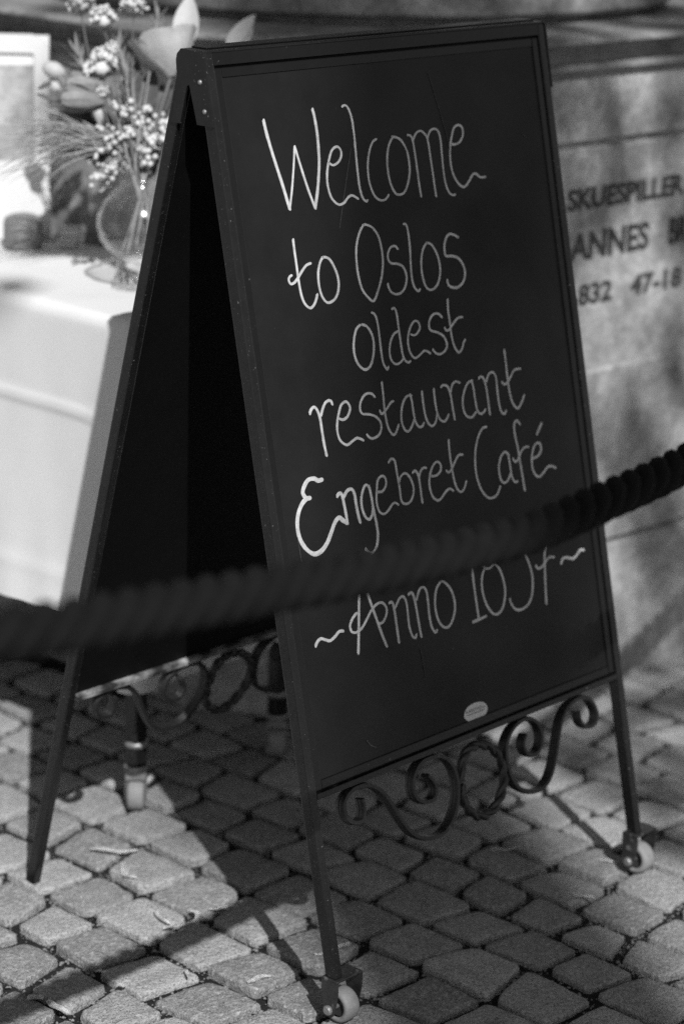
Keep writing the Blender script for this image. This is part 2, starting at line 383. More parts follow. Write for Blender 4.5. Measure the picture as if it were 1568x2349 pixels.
# ------------------------------------------------------------------ sandwich board: measured strokes in board coordinates (metres across,metres down)
WRITING = {
  'Welcome': [(0.00182,[(0.0874,0.0869),(0.09,0.1058),(0.0961,0.1337),(0.1043,0.1661),(0.1116,0.1986)]),(0.00112,[(0.1116,0.1986),(0.1204,0.1739),(0.1288,0.146),(0.1348,0.123)]),(0.00143,[(0.1348,0.123),(0.1404,0.1472),(0.148,0.1768),(0.1564,0.2025)]),(0.00165,[(0.1564,0.2025),(0.1656,0.1786),(0.1736,0.1504),(0.1763,0.132),(0.1778,0.1094),(0.1769,0.0907),(0.1751,0.0803)]),(0.00125,[(0.1917,0.149),(0.198,0.1527),(0.2076,0.1505),(0.215,0.1439),(0.216,0.1357),(0.21,0.1305),(0.2001,0.1342),(0.1923,0.1459),(0.1865,0.1599),(0.184,0.1743),(0.1862,0.1891),(0.1921,0.1981),(0.2004,0.2027),(0.2099,0.201),(0.2188,0.195),(0.2267,0.194),(0.2357,0.199)]),(0.00125,[(0.2288,0.0817),(0.2352,0.0805),(0.2404,0.0855),(0.244,0.0984),(0.2444,0.1173),(0.2433,0.1382),(0.2419,0.1612),(0.2417,0.1844),(0.2446,0.1984),(0.2504,0.2039),(0.2532,0.2025)]),(0.00117,[(0.2843,0.1276),(0.2768,0.1307),(0.2691,0.1406),(0.2632,0.1548),(0.2606,0.1694),(0.2615,0.1843),(0.2667,0.1976),(0.2749,0.2044),(0.2841,0.2058),(0.2911,0.2027),(0.2939,0.2)]),(0.00128,[(0.3155,0.1278),(0.3065,0.1376),(0.3005,0.152),(0.2984,0.1689),(0.3002,0.1861),(0.3064,0.1986),(0.3138,0.2019),(0.3238,0.2004),(0.332,0.1915),(0.3391,0.1772),(0.341,0.1623),(0.3391,0.147),(0.3319,0.1346),(0.3233,0.1289),(0.314,0.1272)]),(0.00118,[(0.3439,0.1277),(0.3493,0.1286),(0.353,0.1343),(0.3543,0.1528),(0.3547,0.1722),(0.3548,0.1917),(0.3557,0.2091)]),(0.00118,[(0.3538,0.1355),(0.361,0.1271),(0.3697,0.1244),(0.3766,0.1278),(0.3823,0.1359),(0.3834,0.1555),(0.3841,0.1773),(0.3845,0.1969),(0.385,0.2118)]),(0.00119,[(0.3823,0.1359),(0.3891,0.1267),(0.3979,0.1242),(0.4054,0.1281),(0.408,0.1403),(0.4069,0.1599),(0.406,0.1794),(0.4069,0.197),(0.4119,0.2096),(0.4188,0.2136),(0.4233,0.2132)]),(0.00131,[(0.4285,0.1472),(0.4368,0.148),(0.4458,0.1455),(0.4535,0.1378),(0.4544,0.128),(0.4474,0.1234),(0.4377,0.1265),(0.4307,0.138),(0.4247,0.1528),(0.4223,0.1701),(0.4239,0.1845),(0.4305,0.1972),(0.4393,0.2045),(0.4462,0.2044),(0.4561,0.1976),(0.4643,0.1907),(0.4712,0.1907),(0.4788,0.1959),(0.4891,0.1965)])],
  'to Oslos': [(0.00143,[(0.1099,0.2361),(0.1096,0.2509),(0.1098,0.2695),(0.1097,0.2881),(0.1113,0.3069),(0.1157,0.3179),(0.1235,0.3236),(0.131,0.3205),(0.1366,0.3135),(0.1391,0.3086)]),(0.00133,[(0.0987,0.2794),(0.0948,0.281),(0.0926,0.2848),(0.0954,0.2897),(0.1021,0.2887),(0.1097,0.2835),(0.1178,0.2767),(0.1265,0.2706),(0.1349,0.2689)]),(0.00135,[(0.1578,0.2641),(0.1514,0.2706),(0.146,0.2824),(0.1444,0.2968),(0.1465,0.3107),(0.1529,0.3199),(0.1601,0.3215),(0.17,0.318),(0.1772,0.3095),(0.1802,0.2973),(0.1781,0.2844),(0.1716,0.271),(0.1651,0.2656),(0.1578,0.2641)]),(0.00127,[(0.2394,0.2324),(0.2297,0.2422),(0.2212,0.2582),(0.2176,0.2768),(0.2176,0.2958),(0.2213,0.3133),(0.2306,0.3252),(0.2399,0.3304),(0.2511,0.3173),(0.2605,0.3014),(0.266,0.285),(0.2671,0.268),(0.2642,0.2505),(0.2555,0.2385),(0.2455,0.2335),(0.2394,0.2324)]),(0.00128,[(0.2977,0.2706),(0.293,0.2664),(0.2849,0.2669),(0.2781,0.2736),(0.2771,0.2821),(0.2824,0.2875),(0.2933,0.2895),(0.3035,0.2951),(0.3075,0.3075),(0.3028,0.3199),(0.294,0.3267),(0.2841,0.3278),(0.2752,0.3242),(0.271,0.3178),(0.2702,0.3123)]),(0.00129,[(0.3143,0.2403),(0.3195,0.2419),(0.3215,0.253),(0.321,0.2724),(0.3184,0.2937),(0.3173,0.3109),(0.3198,0.3232),(0.3261,0.3295),(0.3298,0.3274)]),(0.0013,[(0.3544,0.2692),(0.3455,0.2775),(0.3394,0.292),(0.338,0.3071),(0.3406,0.3227),(0.3474,0.3302),(0.3573,0.3304),(0.3669,0.324),(0.3733,0.3116),(0.3745,0.2986),(0.3712,0.285),(0.3636,0.2732),(0.3544,0.2692)]),(0.00143,[(0.418,0.2698),(0.4103,0.2656),(0.4023,0.2635),(0.3948,0.267),(0.389,0.2762),(0.3875,0.287),(0.3901,0.2913),(0.4016,0.2927),(0.4127,0.2968),(0.4209,0.3067),(0.4226,0.3191),(0.4165,0.3294),(0.4052,0.3346),(0.3952,0.3339),(0.3875,0.33),(0.385,0.3224)])],
  'oldest': [(0.00137,[(0.2086,0.357),(0.1998,0.3625),(0.193,0.3764),(0.191,0.391),(0.1946,0.4043),(0.2024,0.4124),(0.2098,0.4146),(0.2186,0.4102),(0.2256,0.3984),(0.2291,0.3839),(0.2273,0.3708),(0.2204,0.3608),(0.2118,0.357)]),(0.00127,[(0.2324,0.3448),(0.2368,0.3465),(0.2402,0.3534),(0.2414,0.3664),(0.2412,0.3836),(0.2408,0.3986),(0.242,0.4117),(0.2473,0.4205),(0.2504,0.4177)]),(0.00118,[(0.2764,0.3754),(0.2685,0.3779),(0.2607,0.3865),(0.2564,0.3988),(0.2577,0.4098),(0.2651,0.4164),(0.274,0.4156),(0.2813,0.4113)]),(0.00128,[(0.271,0.3455),(0.2766,0.3452),(0.2793,0.3525),(0.2795,0.3676),(0.2796,0.3871),(0.2803,0.4046),(0.2834,0.4138),(0.2891,0.4179),(0.2935,0.4169)]),(0.00118,[(0.3009,0.3827),(0.3086,0.3849),(0.3158,0.3816),(0.3203,0.3757),(0.3177,0.3688),(0.3115,0.3668),(0.3041,0.3712),(0.297,0.381),(0.2936,0.3914),(0.2945,0.4035),(0.2994,0.4119),(0.3045,0.4144),(0.3132,0.4118),(0.3222,0.4077),(0.3285,0.4093),(0.3338,0.4128)]),(0.00131,[(0.3653,0.3696),(0.3606,0.3646),(0.3526,0.3628),(0.3446,0.366),(0.339,0.3729),(0.3385,0.3805),(0.3433,0.3845),(0.3542,0.3883),(0.3646,0.3953),(0.3685,0.4059),(0.3644,0.413),(0.3554,0.4165),(0.3472,0.4155),(0.3409,0.4105),(0.3397,0.4082)]),(0.00131,[(0.3813,0.348),(0.3795,0.3621),(0.3798,0.3777),(0.3797,0.3954),(0.3821,0.409),(0.3871,0.4182),(0.3912,0.42),(0.3978,0.4158),(0.4019,0.4087),(0.4059,0.4055)]),(0.00131,[(0.3679,0.3837),(0.3711,0.3879),(0.3773,0.3873),(0.3851,0.3817),(0.3936,0.3763),(0.4008,0.3744),(0.4058,0.3751)])],
  'restaurant': [(0.00155,[(0.0971,0.4529),(0.1004,0.4482),(0.1063,0.446),(0.111,0.451),(0.1139,0.461),(0.1144,0.4737),(0.1147,0.4907),(0.1158,0.5035),(0.1164,0.5094)]),(0.00145,[(0.1165,0.4583),(0.121,0.4506),(0.1268,0.4442),(0.1333,0.4422),(0.1375,0.4439),(0.1389,0.448)]),(0.00136,[(0.1481,0.468),(0.1553,0.4703),(0.1636,0.4674),(0.1699,0.4589),(0.1681,0.4522),(0.1627,0.4486),(0.1543,0.452),(0.1476,0.4626),(0.1428,0.4745),(0.1417,0.4849),(0.1443,0.4949),(0.1522,0.5017),(0.1582,0.5027),(0.1665,0.4999),(0.1747,0.4976),(0.1806,0.4993),(0.1862,0.5024)]),(0.00127,[(0.2177,0.4515),(0.2129,0.4468),(0.2054,0.445),(0.1971,0.4474),(0.19,0.4548),(0.1878,0.463),(0.1913,0.469),(0.2018,0.4714),(0.2135,0.476),(0.2214,0.4838),(0.2223,0.4926),(0.2166,0.5003),(0.2065,0.5032),(0.199,0.5015),(0.1937,0.4962)]),(0.00128,[(0.2342,0.4352),(0.234,0.4492),(0.2328,0.4663),(0.233,0.4815),(0.2352,0.4949),(0.2413,0.5046),(0.2468,0.5045),(0.2521,0.4989),(0.2553,0.4941)]),(0.00127,[(0.2232,0.4701),(0.2264,0.475),(0.2325,0.4728),(0.2406,0.4676),(0.2462,0.4636),(0.2512,0.4625)]),(0.00129,[(0.2864,0.4611),(0.2774,0.4607),(0.2688,0.468),(0.2632,0.4802),(0.2619,0.493),(0.2658,0.5029),(0.2724,0.5058),(0.28,0.5005),(0.2857,0.4928)]),(0.00129,[(0.2842,0.4592),(0.2862,0.4688),(0.2865,0.4841),(0.2883,0.4965),(0.2935,0.5036),(0.2999,0.504),(0.3041,0.4999)]),(0.0013,[(0.3078,0.4592),(0.3074,0.4745),(0.3083,0.4901),(0.312,0.5017),(0.3192,0.507),(0.3266,0.5032),(0.3322,0.4919)]),(0.00131,[(0.3312,0.4597),(0.3307,0.474),(0.3316,0.4896),(0.3355,0.5003),(0.3429,0.5053),(0.3492,0.5026),(0.3538,0.4978)]),(0.00131,[(0.3452,0.4598),(0.3506,0.4578),(0.3584,0.4608),(0.3623,0.4704),(0.3633,0.4839),(0.364,0.4974),(0.3646,0.5064)]),(0.00131,[(0.3637,0.4684),(0.3686,0.4603),(0.3761,0.457),(0.3839,0.4601)]),(0.00133,[(0.4094,0.4613),(0.3998,0.4631),(0.3907,0.4728),(0.3851,0.4853),(0.3851,0.4976),(0.3902,0.5063),(0.4,0.5091),(0.4089,0.5039)]),(0.00133,[(0.4078,0.4603),(0.4101,0.4715),(0.4105,0.4873),(0.4119,0.501),(0.4175,0.5076),(0.4247,0.5066),(0.4288,0.5034)]),(0.00144,[(0.4226,0.4607),(0.4282,0.4587),(0.4333,0.4629),(0.436,0.4757),(0.4366,0.4939),(0.4365,0.512)]),(0.00134,[(0.4377,0.467),(0.4447,0.4579),(0.4536,0.4571),(0.4585,0.4646),(0.4581,0.4793),(0.458,0.4975),(0.4605,0.5116),(0.4667,0.516),(0.471,0.5122)]),(0.00146,[(0.4828,0.4305),(0.4828,0.4469),(0.4823,0.4673),(0.4827,0.4856),(0.4855,0.5021),(0.4925,0.5119),(0.4989,0.5123),(0.5063,0.5055),(0.5125,0.4978)]),(0.00135,[(0.4693,0.4725),(0.4745,0.4767),(0.4812,0.4751),(0.4905,0.4675),(0.4989,0.4608),(0.5115,0.461)])],
  'Engebret Cafe': [(0.00226,[(0.1025,0.5376),(0.0953,0.5375),(0.0887,0.5337),(0.0778,0.5337),(0.0692,0.5409),(0.066,0.5479),(0.0707,0.5552),(0.0771,0.556)]),(0.00237,[(0.0718,0.5554),(0.0616,0.5611),(0.053,0.572),(0.0487,0.5864),(0.05,0.6019),(0.0579,0.6164),(0.0705,0.6262),(0.0834,0.6256),(0.0959,0.618),(0.1054,0.6071),(0.1152,0.5949),(0.1234,0.5906),(0.1299,0.5953),(0.1365,0.6)]),(0.00177,[(0.1251,0.5633),(0.1305,0.5605),(0.1343,0.5638),(0.1357,0.5757),(0.1368,0.5889),(0.1371,0.6007)]),(0.00177,[(0.1367,0.5669),(0.1444,0.5601),(0.153,0.5597),(0.1569,0.5669),(0.1573,0.58),(0.1585,0.5933),(0.1601,0.6041)]),(0.00141,[(0.1858,0.5661),(0.1804,0.559),(0.1738,0.5637),(0.1682,0.5744),(0.1672,0.5872),(0.1707,0.5984),(0.1773,0.6036),(0.184,0.5984),(0.1871,0.5886)]),(0.00154,[(0.1848,0.5614),(0.1867,0.5754),(0.1874,0.5912),(0.1894,0.61),(0.1894,0.6258),(0.1842,0.6405),(0.1745,0.6469),(0.1666,0.6441),(0.1634,0.6392)]),(0.00129,[(0.1988,0.572),(0.2082,0.573),(0.2164,0.5667),(0.217,0.5576),(0.2113,0.5534),(0.2028,0.5575),(0.1976,0.5723),(0.1951,0.5849),(0.1977,0.5972),(0.2056,0.6022),(0.2146,0.5993),(0.2236,0.5932),(0.2296,0.5923),(0.2347,0.5959)]),(0.00129,[(0.2265,0.5389),(0.2331,0.5351),(0.2389,0.5393),(0.2399,0.5541),(0.2412,0.5728),(0.2415,0.5914),(0.2481,0.5975),(0.2583,0.5961),(0.266,0.5869),(0.2671,0.5752),(0.2616,0.5629),(0.254,0.558),(0.2454,0.5617),(0.2406,0.5701)]),(0.0013,[(0.2693,0.5601),(0.2755,0.5589),(0.2799,0.5669),(0.2807,0.5831),(0.2805,0.5938),(0.2808,0.6024)]),(0.00131,[(0.2801,0.5696),(0.285,0.5612),(0.2916,0.5579),(0.2966,0.5589)]),(0.00132,[(0.3049,0.5717),(0.3149,0.5722),(0.324,0.5672),(0.3248,0.5588),(0.3175,0.5547),(0.3084,0.5603),(0.3014,0.571),(0.2985,0.5839),(0.3018,0.5979),(0.3104,0.605),(0.3189,0.6034),(0.3282,0.5972),(0.3369,0.5945),(0.3435,0.5985)]),(0.00133,[(0.3474,0.5306),(0.3462,0.5471),(0.3466,0.5661),(0.348,0.5839),(0.3516,0.5968),(0.3586,0.6031),(0.3659,0.5996),(0.3717,0.5912)]),(0.00132,[(0.3345,0.5692),(0.3391,0.5728),(0.3458,0.57),(0.356,0.5597),(0.3633,0.5542),(0.3714,0.5549)]),(0.00135,[(0.4262,0.5268),(0.4176,0.5278),(0.4075,0.5364),(0.3991,0.5513),(0.3943,0.5695),(0.3939,0.5886),(0.3994,0.6074),(0.4107,0.6207),(0.4229,0.6231),(0.4322,0.6193),(0.439,0.611)]),(0.00136,[(0.4649,0.5729),(0.4575,0.5668),(0.4478,0.5725),(0.4411,0.5851),(0.4415,0.6004),(0.4473,0.6076),(0.4562,0.606),(0.4646,0.5964)]),(0.00136,[(0.4633,0.5698),(0.4646,0.5853),(0.4656,0.6022),(0.4704,0.6109),(0.476,0.6111)]),(0.00151,[(0.4961,0.5354),(0.4907,0.5295),(0.4843,0.5333),(0.4829,0.547),(0.4855,0.5669),(0.4868,0.5894),(0.4881,0.6092),(0.4891,0.6262)]),(0.00136,[(0.4724,0.5784),(0.4769,0.5843),(0.4842,0.5806),(0.4919,0.5723),(0.5005,0.5682),(0.5082,0.5691)]),(0.00151,[(0.5154,0.5864),(0.5258,0.5849),(0.5337,0.5785),(0.5333,0.5694),(0.5262,0.5673),(0.5181,0.5728),(0.5124,0.5858),(0.511,0.5996),(0.5164,0.6104),(0.5247,0.6134),(0.5344,0.609),(0.5444,0.6036),(0.5531,0.6046),(0.5601,0.6079)]),(0.00152,[(0.5422,0.542),(0.5351,0.5492),(0.5285,0.5556)])],
  'Anno 1857': [(0.00163,[(0.0509,0.7401),(0.0555,0.7353),(0.0622,0.733),(0.069,0.7359),(0.0775,0.7392),(0.0873,0.7364),(0.0956,0.7319),(0.1028,0.7328)]),(0.00153,[(0.1447,0.6766),(0.1413,0.6902),(0.1362,0.7139),(0.1309,0.7389),(0.1246,0.7671)]),(0.0014,[(0.1313,0.716),(0.1227,0.7213),(0.1167,0.729),(0.1181,0.7372),(0.1265,0.74),(0.1378,0.7366),(0.1491,0.7274),(0.1584,0.7191),(0.169,0.7136),(0.1798,0.7134),(0.1867,0.7216),(0.1849,0.7305),(0.1776,0.7381),(0.1698,0.7389)]),(0.00153,[(0.1499,0.6751),(0.1534,0.6864),(0.1577,0.7031),(0.1633,0.7229),(0.169,0.7427),(0.1736,0.7584),(0.1781,0.7709)]),(0.00155,[(0.1926,0.7169),(0.1991,0.7178),(0.201,0.7316),(0.2012,0.7503),(0.2014,0.7712)]),(0.00142,[(0.2034,0.7255),(0.2131,0.7157),(0.2211,0.7149),(0.2252,0.7238),(0.2252,0.7399),(0.2248,0.7559),(0.2282,0.7688),(0.2334,0.7727),(0.2362,0.7688)]),(0.00156,[(0.2303,0.7143),(0.2382,0.7139),(0.2416,0.7249),(0.243,0.744),(0.2438,0.7603),(0.245,0.7741)]),(0.00144,[(0.2449,0.7243),(0.2532,0.7127),(0.2614,0.7111),(0.266,0.7183),(0.2663,0.7332),(0.2654,0.7519),(0.2676,0.7673),(0.273,0.7748),(0.2762,0.7726)]),(0.00145,[(0.2956,0.7114),(0.286,0.7187),(0.2799,0.7336),(0.2791,0.7497),(0.2832,0.7642),(0.2917,0.7725),(0.3018,0.7727),(0.312,0.7628),(0.3173,0.7503),(0.3171,0.7366),(0.3116,0.7231),(0.3014,0.7127),(0.2956,0.7114)]),(0.00161,[(0.3616,0.6807),(0.3614,0.6944),(0.3604,0.7162),(0.3603,0.7381),(0.3607,0.7575),(0.361,0.7769)]),(0.00161,[(0.3481,0.7786),(0.3608,0.7783),(0.3766,0.777)]),(0.00148,[(0.3864,0.7122),(0.3788,0.723),(0.3757,0.7388),(0.3793,0.759),(0.3889,0.7746),(0.3986,0.7796),(0.41,0.7758),(0.419,0.7625),(0.4222,0.7465),(0.4192,0.7291),(0.4131,0.7166),(0.4058,0.71)]),(0.00149,[(0.4058,0.71),(0.3965,0.7144),(0.3864,0.7122),(0.3821,0.7016),(0.3827,0.6879),(0.3926,0.6804),(0.4074,0.6807),(0.4163,0.6895),(0.4144,0.6988),(0.4058,0.71)]),(0.00149,[(0.4277,0.7073),(0.4308,0.7024),(0.4443,0.6996),(0.4591,0.7014),(0.4706,0.7094),(0.4788,0.7281),(0.4818,0.7485),(0.4763,0.7699),(0.4652,0.7815),(0.4492,0.7849),(0.437,0.7806),(0.4303,0.7707),(0.4293,0.7649)]),(0.00149,[(0.4277,0.7073),(0.4283,0.6893),(0.4358,0.677),(0.4576,0.6759)]),(0.00165,[(0.4906,0.6855),(0.5081,0.6863),(0.5216,0.697),(0.5137,0.7214),(0.5102,0.7434),(0.5072,0.7655),(0.5044,0.789)]),(0.00152,[(0.4916,0.7323),(0.4971,0.7377),(0.5063,0.7363),(0.5175,0.7294),(0.5245,0.7275),(0.5331,0.7293)]),(0.00181,[(0.5465,0.7413),(0.5522,0.7354),(0.5612,0.7359),(0.5741,0.7401),(0.5849,0.7361),(0.5917,0.7318),(0.5998,0.7332)])],
}
SCROLL_A = [(0.0956,0.951),(0.0964,0.9663),(0.0903,0.9779),(0.0777,0.9773),(0.0669,0.9709),(0.0609,0.9583),(0.0639,0.9447),(0.0791,0.9351),(0.0982,0.9343),(0.1178,0.9408),(0.1359,0.9558),(0.1494,0.9769),(0.1626,1.0005),(0.1798,1.023),(0.2062,1.0367),(0.2352,1.0392),(0.2559,1.0283),(0.2713,1.0075),(0.2773,0.9826),(0.2726,0.9586),(0.2581,0.9415),(0.2408,0.9354),(0.2152,0.9351),(0.1977,0.9463),(0.1911,0.9618),(0.1941,0.9776),(0.2085,0.9879),(0.2265,0.9894),(0.234,0.9791),(0.2309,0.9669),(0.2221,0.9557)]
SCROLL_B = [(0.4269,0.9549),(0.4186,0.9669),(0.4237,0.9813),(0.4387,0.9868),(0.4527,0.9815),(0.4592,0.9649),(0.4527,0.9462),(0.4349,0.9349),(0.4128,0.9356),(0.3944,0.9448),(0.3824,0.9597),(0.3804,0.9797),(0.3854,1.0044),(0.3994,1.024),(0.4249,1.0365),(0.4491,1.0369),(0.4677,1.0251),(0.4823,1.0028),(0.4931,0.9793),(0.5072,0.9541),(0.5266,0.9393),(0.5517,0.9352),(0.5713,0.9429),(0.5827,0.9606),(0.5822,0.9739),(0.5714,0.9812),(0.5551,0.978),(0.5455,0.9669),(0.545,0.9521)]
RING = [(0.2889,0.9847),(0.2982,0.9569),(0.3157,0.9452),(0.3366,0.9459),(0.3578,0.956),(0.3735,0.9752),(0.3773,0.9995),(0.3662,1.0222),(0.3453,1.0393),(0.3217,1.0414),(0.3009,1.0301),(0.2896,1.0103)]
STICKER = [(0.3081,0.8955),(0.3077,0.9012),(0.3145,0.9068),(0.323,0.9076),(0.3449,0.9076),(0.353,0.9035),(0.3552,0.8982),(0.3517,0.8915),(0.3437,0.8876),(0.3331,0.8859),(0.3198,0.887),(0.3119,0.8907)]
BW, BH, BC = 0.648, 1.2, 0.0205
FRONT_Y, REAR_Y = 0.2865, 0.332
sign = empty('sandwich_board', (BW / 2, 0.0, 0.0), 'black folding sandwich board on cobblestones with white handwritten welcome text', 'sandwich board')
def board_frame(foot, sgn):
    """s across, t down the slope, h out of the outer face"""
    th = math.atan2(foot - BC, BH)
    dn = Vector((0, sgn * math.sin(th), -math.cos(th))); nf = Vector((0, sgn * math.cos(th), math.sin(th))); O = Vector((0, sgn * BC, BH))
    return lambda s, t, h: O + Vector((s, 0, 0)) + dn * t + nf * h, th
F, th_f = board_frame(FRONT_Y, -1); B, th_r = board_frame(REAR_Y, 1)
DEP = 0.0175; ST = 0.0135; RB = 0.929; BRK = 0.066

def sweep_bar(pts, half_w, half_t, f, h0, closed=False, taper=None, grooves=True):
    """flat iron bar swept along points (s, t) in board coordinates; width runs out of the board plane"""
    bm = BM(); P = crom([Vector((a, b, 0)) for a, b in pts], 5, closed); n = len(P); rg = []
    prof = []                                                         # (across thickness, along width) outline with reeded broad faces
    K = 6
    for sx in (1, -1):
        for k in range(K + 1):
            wv = (-1 + 2 * k / K) * sx
            prof.append((sx * (1 - (0.22 if grooves and k % 2 == 1 else 0.0) - (0.35 if k in (0, K) else 0)), wv))
    for i, p in enumerate(P):
        a = P[(i - 1) % n] if closed or i > 0 else p; b = P[(i + 1) % n] if closed or i < n - 1 else p
        t = (b - a).normalized(); nr = Vector((-t.y, t.x, 0)); k = taper(i / (n - 1)) if taper else 1.0
        rg.append([bm.verts.new(f(p.x + nr.x * u * half_t * k, p.y + nr.y * u * half_t * k, h0 + wv * half_w)) for u, wv in prof])
    m = len(prof)
    for i in range(n if closed else n - 1):
        A, Bq = rg[i], rg[(i + 1) % n]
        for k in range(m): bm.faces.new((A[k], A[(k + 1) % m], Bq[(k + 1) % m], Bq[k]))
    if not closed: bm.faces.new(rg[0][::-1]); bm.faces.new(rg[-1])
    bmesh.ops.recalc_face_normals(bm, faces=bm.faces)
    return bm

def bar(name, f, a, b, m, bev=0.0012, parent=sign, seg=2):
    bm = BM(); box(bm, a, b, bev, seg, f); bmesh.ops.recalc_face_normals(bm, faces=bm.faces)
    return obj(name, bm, m, parent)

def leaf_side(f, th, foot_t, rail_mat):
    W = BW
    for s0 in (0.0, W - ST): bar('leg', f, (s0, 0.0, -DEP), (s0 + ST, foot_t, 0.0), m_leg, 0.0024)
    bar('top_rail', f, (ST + 0.0002, 0.0006, -DEP + 0.001), (W - ST - 0.0002, 0.0163, -0.0004), m_black)
    rail = bar('bottom_rail', f, (ST + 0.0002, RB - 0.0078, -DEP - 0.004), (W - ST - 0.0002, RB, -0.0002), rail_mat, 0.001)
    for s0 in (0.0150, W - 0.0150 - 0.0120): bar('retaining_strip', f, (s0, 0.0190, -0.012), (s0 + 0.0120, 0.9185, -0.0026), m_black, 0.0016)
    for t0 in (0.0190, 0.9068): bar('retaining_strip', f, (0.0275, t0, -0.0118), (W - 0.0275, t0 + 0.0118, -0.0030), m_black, 0.0014)
    bar('backing_panel', f, (ST + 0.0003, 0.0166, -0.0128), (W - ST - 0.0003, RB - 0.008, -0.0062), m_back, 0)
    return rail
foot_f = (BH - BRK) / math.cos(th_f); foot_r = BH / math.cos(th_r) + 0.002
leaf_side(F, th_f, foot_f, m_leg); rr = leaf_side(B, th_r, foot_r, m_worn_glint)
# the poster sheet the words are painted on, a hair proud of the backing, with shallow ripples
bm = BM(); nx, ny = 40, 60; g = {}
for i in range(nx + 1):
    for j in range(ny + 1):
        s = 0.0272 + (BW - 0.0544) * i / nx; t = 0.0310 + (0.9066 - 0.0310) * j / ny
        g[i, j] = bm.verts.new(F(s, t, -0.0049 + 0.00035 * noise.noise(Vector((s * 9, t * 3.1, 2)))))
for i in range(nx):
    for j in range(ny): bm.faces.new((g[i, j], g[i, j + 1], g[i + 1, j + 1], g[i + 1, j]))
obj('chalkboard_sheet', bm, m_board, sign, smooth=True)
# brushed words
def stroke(bm, hw, pts, R):
    P = crom([Vector((a, b, 0)) for a, b in pts], 7); n = len(P); L = []
    for i, p in enumerate(P):
        a = P[max(0, i - 1)]; b = P[min(n - 1, i + 1)]; t = (b - a).normalized(); nr = Vector((-t.y, t.x, 0))
        k = hw * (1 + 0.16 * noise.noise(Vector((p.x * 90, p.y * 90, R * 7.7))) + 0.05 * noise.noise(Vector((p.x * 900, p.y * 900, R))))
        L.append((p, nr, k, t))
    cap0 = [L[0][0] - L[0][3] * L[0][2] * math.cos(a) + L[0][1] * L[0][2] * math.sin(a) for a in (0.9, 0.0, -0.9)]
    cap1 = [L[-1][0] + L[-1][3] * L[-1][2] * math.cos(a) + L[-1][1] * L[-1][2] * math.sin(a) for a in (-0.9, 0.0, 0.9)]
    hh = -0.00415 + 0.00004 * (R % 5)
    lo = -0.0047
    q = lambda p, h: bm.verts.new(F(p.x, p.y, h))
    left = [p + nr * k for p, nr, k, t in L]; right = [p - nr * k for p, nr, k, t in L]
    lt = [q(p, hh) for p in left]; rt = [q(p, hh) for p in right]; ll = [q(p + (p - c[0]) * 0.15, lo) for p, c in zip(left, L)]; rl = [q(p + (p - c[0]) * 0.15, lo) for p, c in zip(right, L)]
    for i in range(n - 1):
        bm.faces.new((lt[i], lt[i + 1], rt[i + 1], rt[i])); bm.faces.new((ll[i], ll[i + 1], lt[i + 1], lt[i])); bm.faces.new((rt[i], rt[i + 1], rl[i + 1], rl[i]))
    c0 = [q(p, hh) for p in cap0]; c1 = [q(p, hh) for p in cap1]
    bm.faces.new([lt[0], rt[0], c0[2], c0[1], c0[0]]); bm.faces.new([rt[-1], lt[-1], c1[2], c1[1], c1[0]])
for k, (words, strokes) in enumerate(WRITING.items()):
    bm = BM()
    for i, (hw, pts) in enumerate(strokes): stroke(bm, hw * 1.12, pts, i + 11 * k)
    bmesh.ops.recalc_face_normals(bm, faces=bm.faces)
    obj('painted_words', bm, m_chalk, sign)
for k, (hw, pts) in enumerate(((.00028, [(.235, .135), (.212, .19), (.195, .232)]), (.0004, [(.575, .145), (.586, .153)]), (.0006, [(.118, .880), (.124, .888), (.133, .893)]), (.0003, [(.046, .60), (.048, .66)]), (.0006, [(.30, .803), (.304, .805)]), (.0003, [(.24, .79), (.243, .83)]), (.0003, [(.40, .05), (.42, .13), (.424, .16)]))):
    bm = BM(); stroke(bm, hw, pts, 3 * k); bmesh.ops.recalc_face_normals(bm, faces=bm.faces); obj('scratch', bm, m_scratch, sign)
# oval maker's sticker and its print
bm = BM(); P = crom([Vector((a, b, 0)) for a, b in STICKER], 4, True)
tp = [bm.verts.new(F(p.x, p.y, -0.0042)) for p in P]; lo = [bm.verts.new(F(p.x, p.y, -0.0050)) for p in P]
bm.faces.new(tp)
for i in range(len(P)): bm.faces.new((tp[i], tp[(i + 1) % len(P)], lo[(i + 1) % len(P)], lo[i]))
bmesh.ops.recalc_face_normals(bm, faces=bm.faces)
stk = obj('sticker', bm, m_sticker, sign)
bm = BM()
pl = lambda x, y, z: F(x, 0.8966 - (y) , -0.00405 + z * 0.002)
b2 = text_bm('KAPSTAD', 0.95, 0.01); fit(b2, 0.3112, 0.3442, 0.0, 0.0042, pl); merge(bm, b2)
b2 = text_bm('.no', 1, 0.01); fit(b2, 0.3448, 0.3505, 0.0, 0.0020, pl); merge(bm, b2)
for k in range(15):
    x = 0.3120 + k * 0.0025; box(bm, (x, 0.8985, -0.00415), (x + 0.0021, 0.8994 + 0.0003 * (k % 3 == 1), -0.00403), 0, 1, F)
obj('print', bm, m_ink, stk)
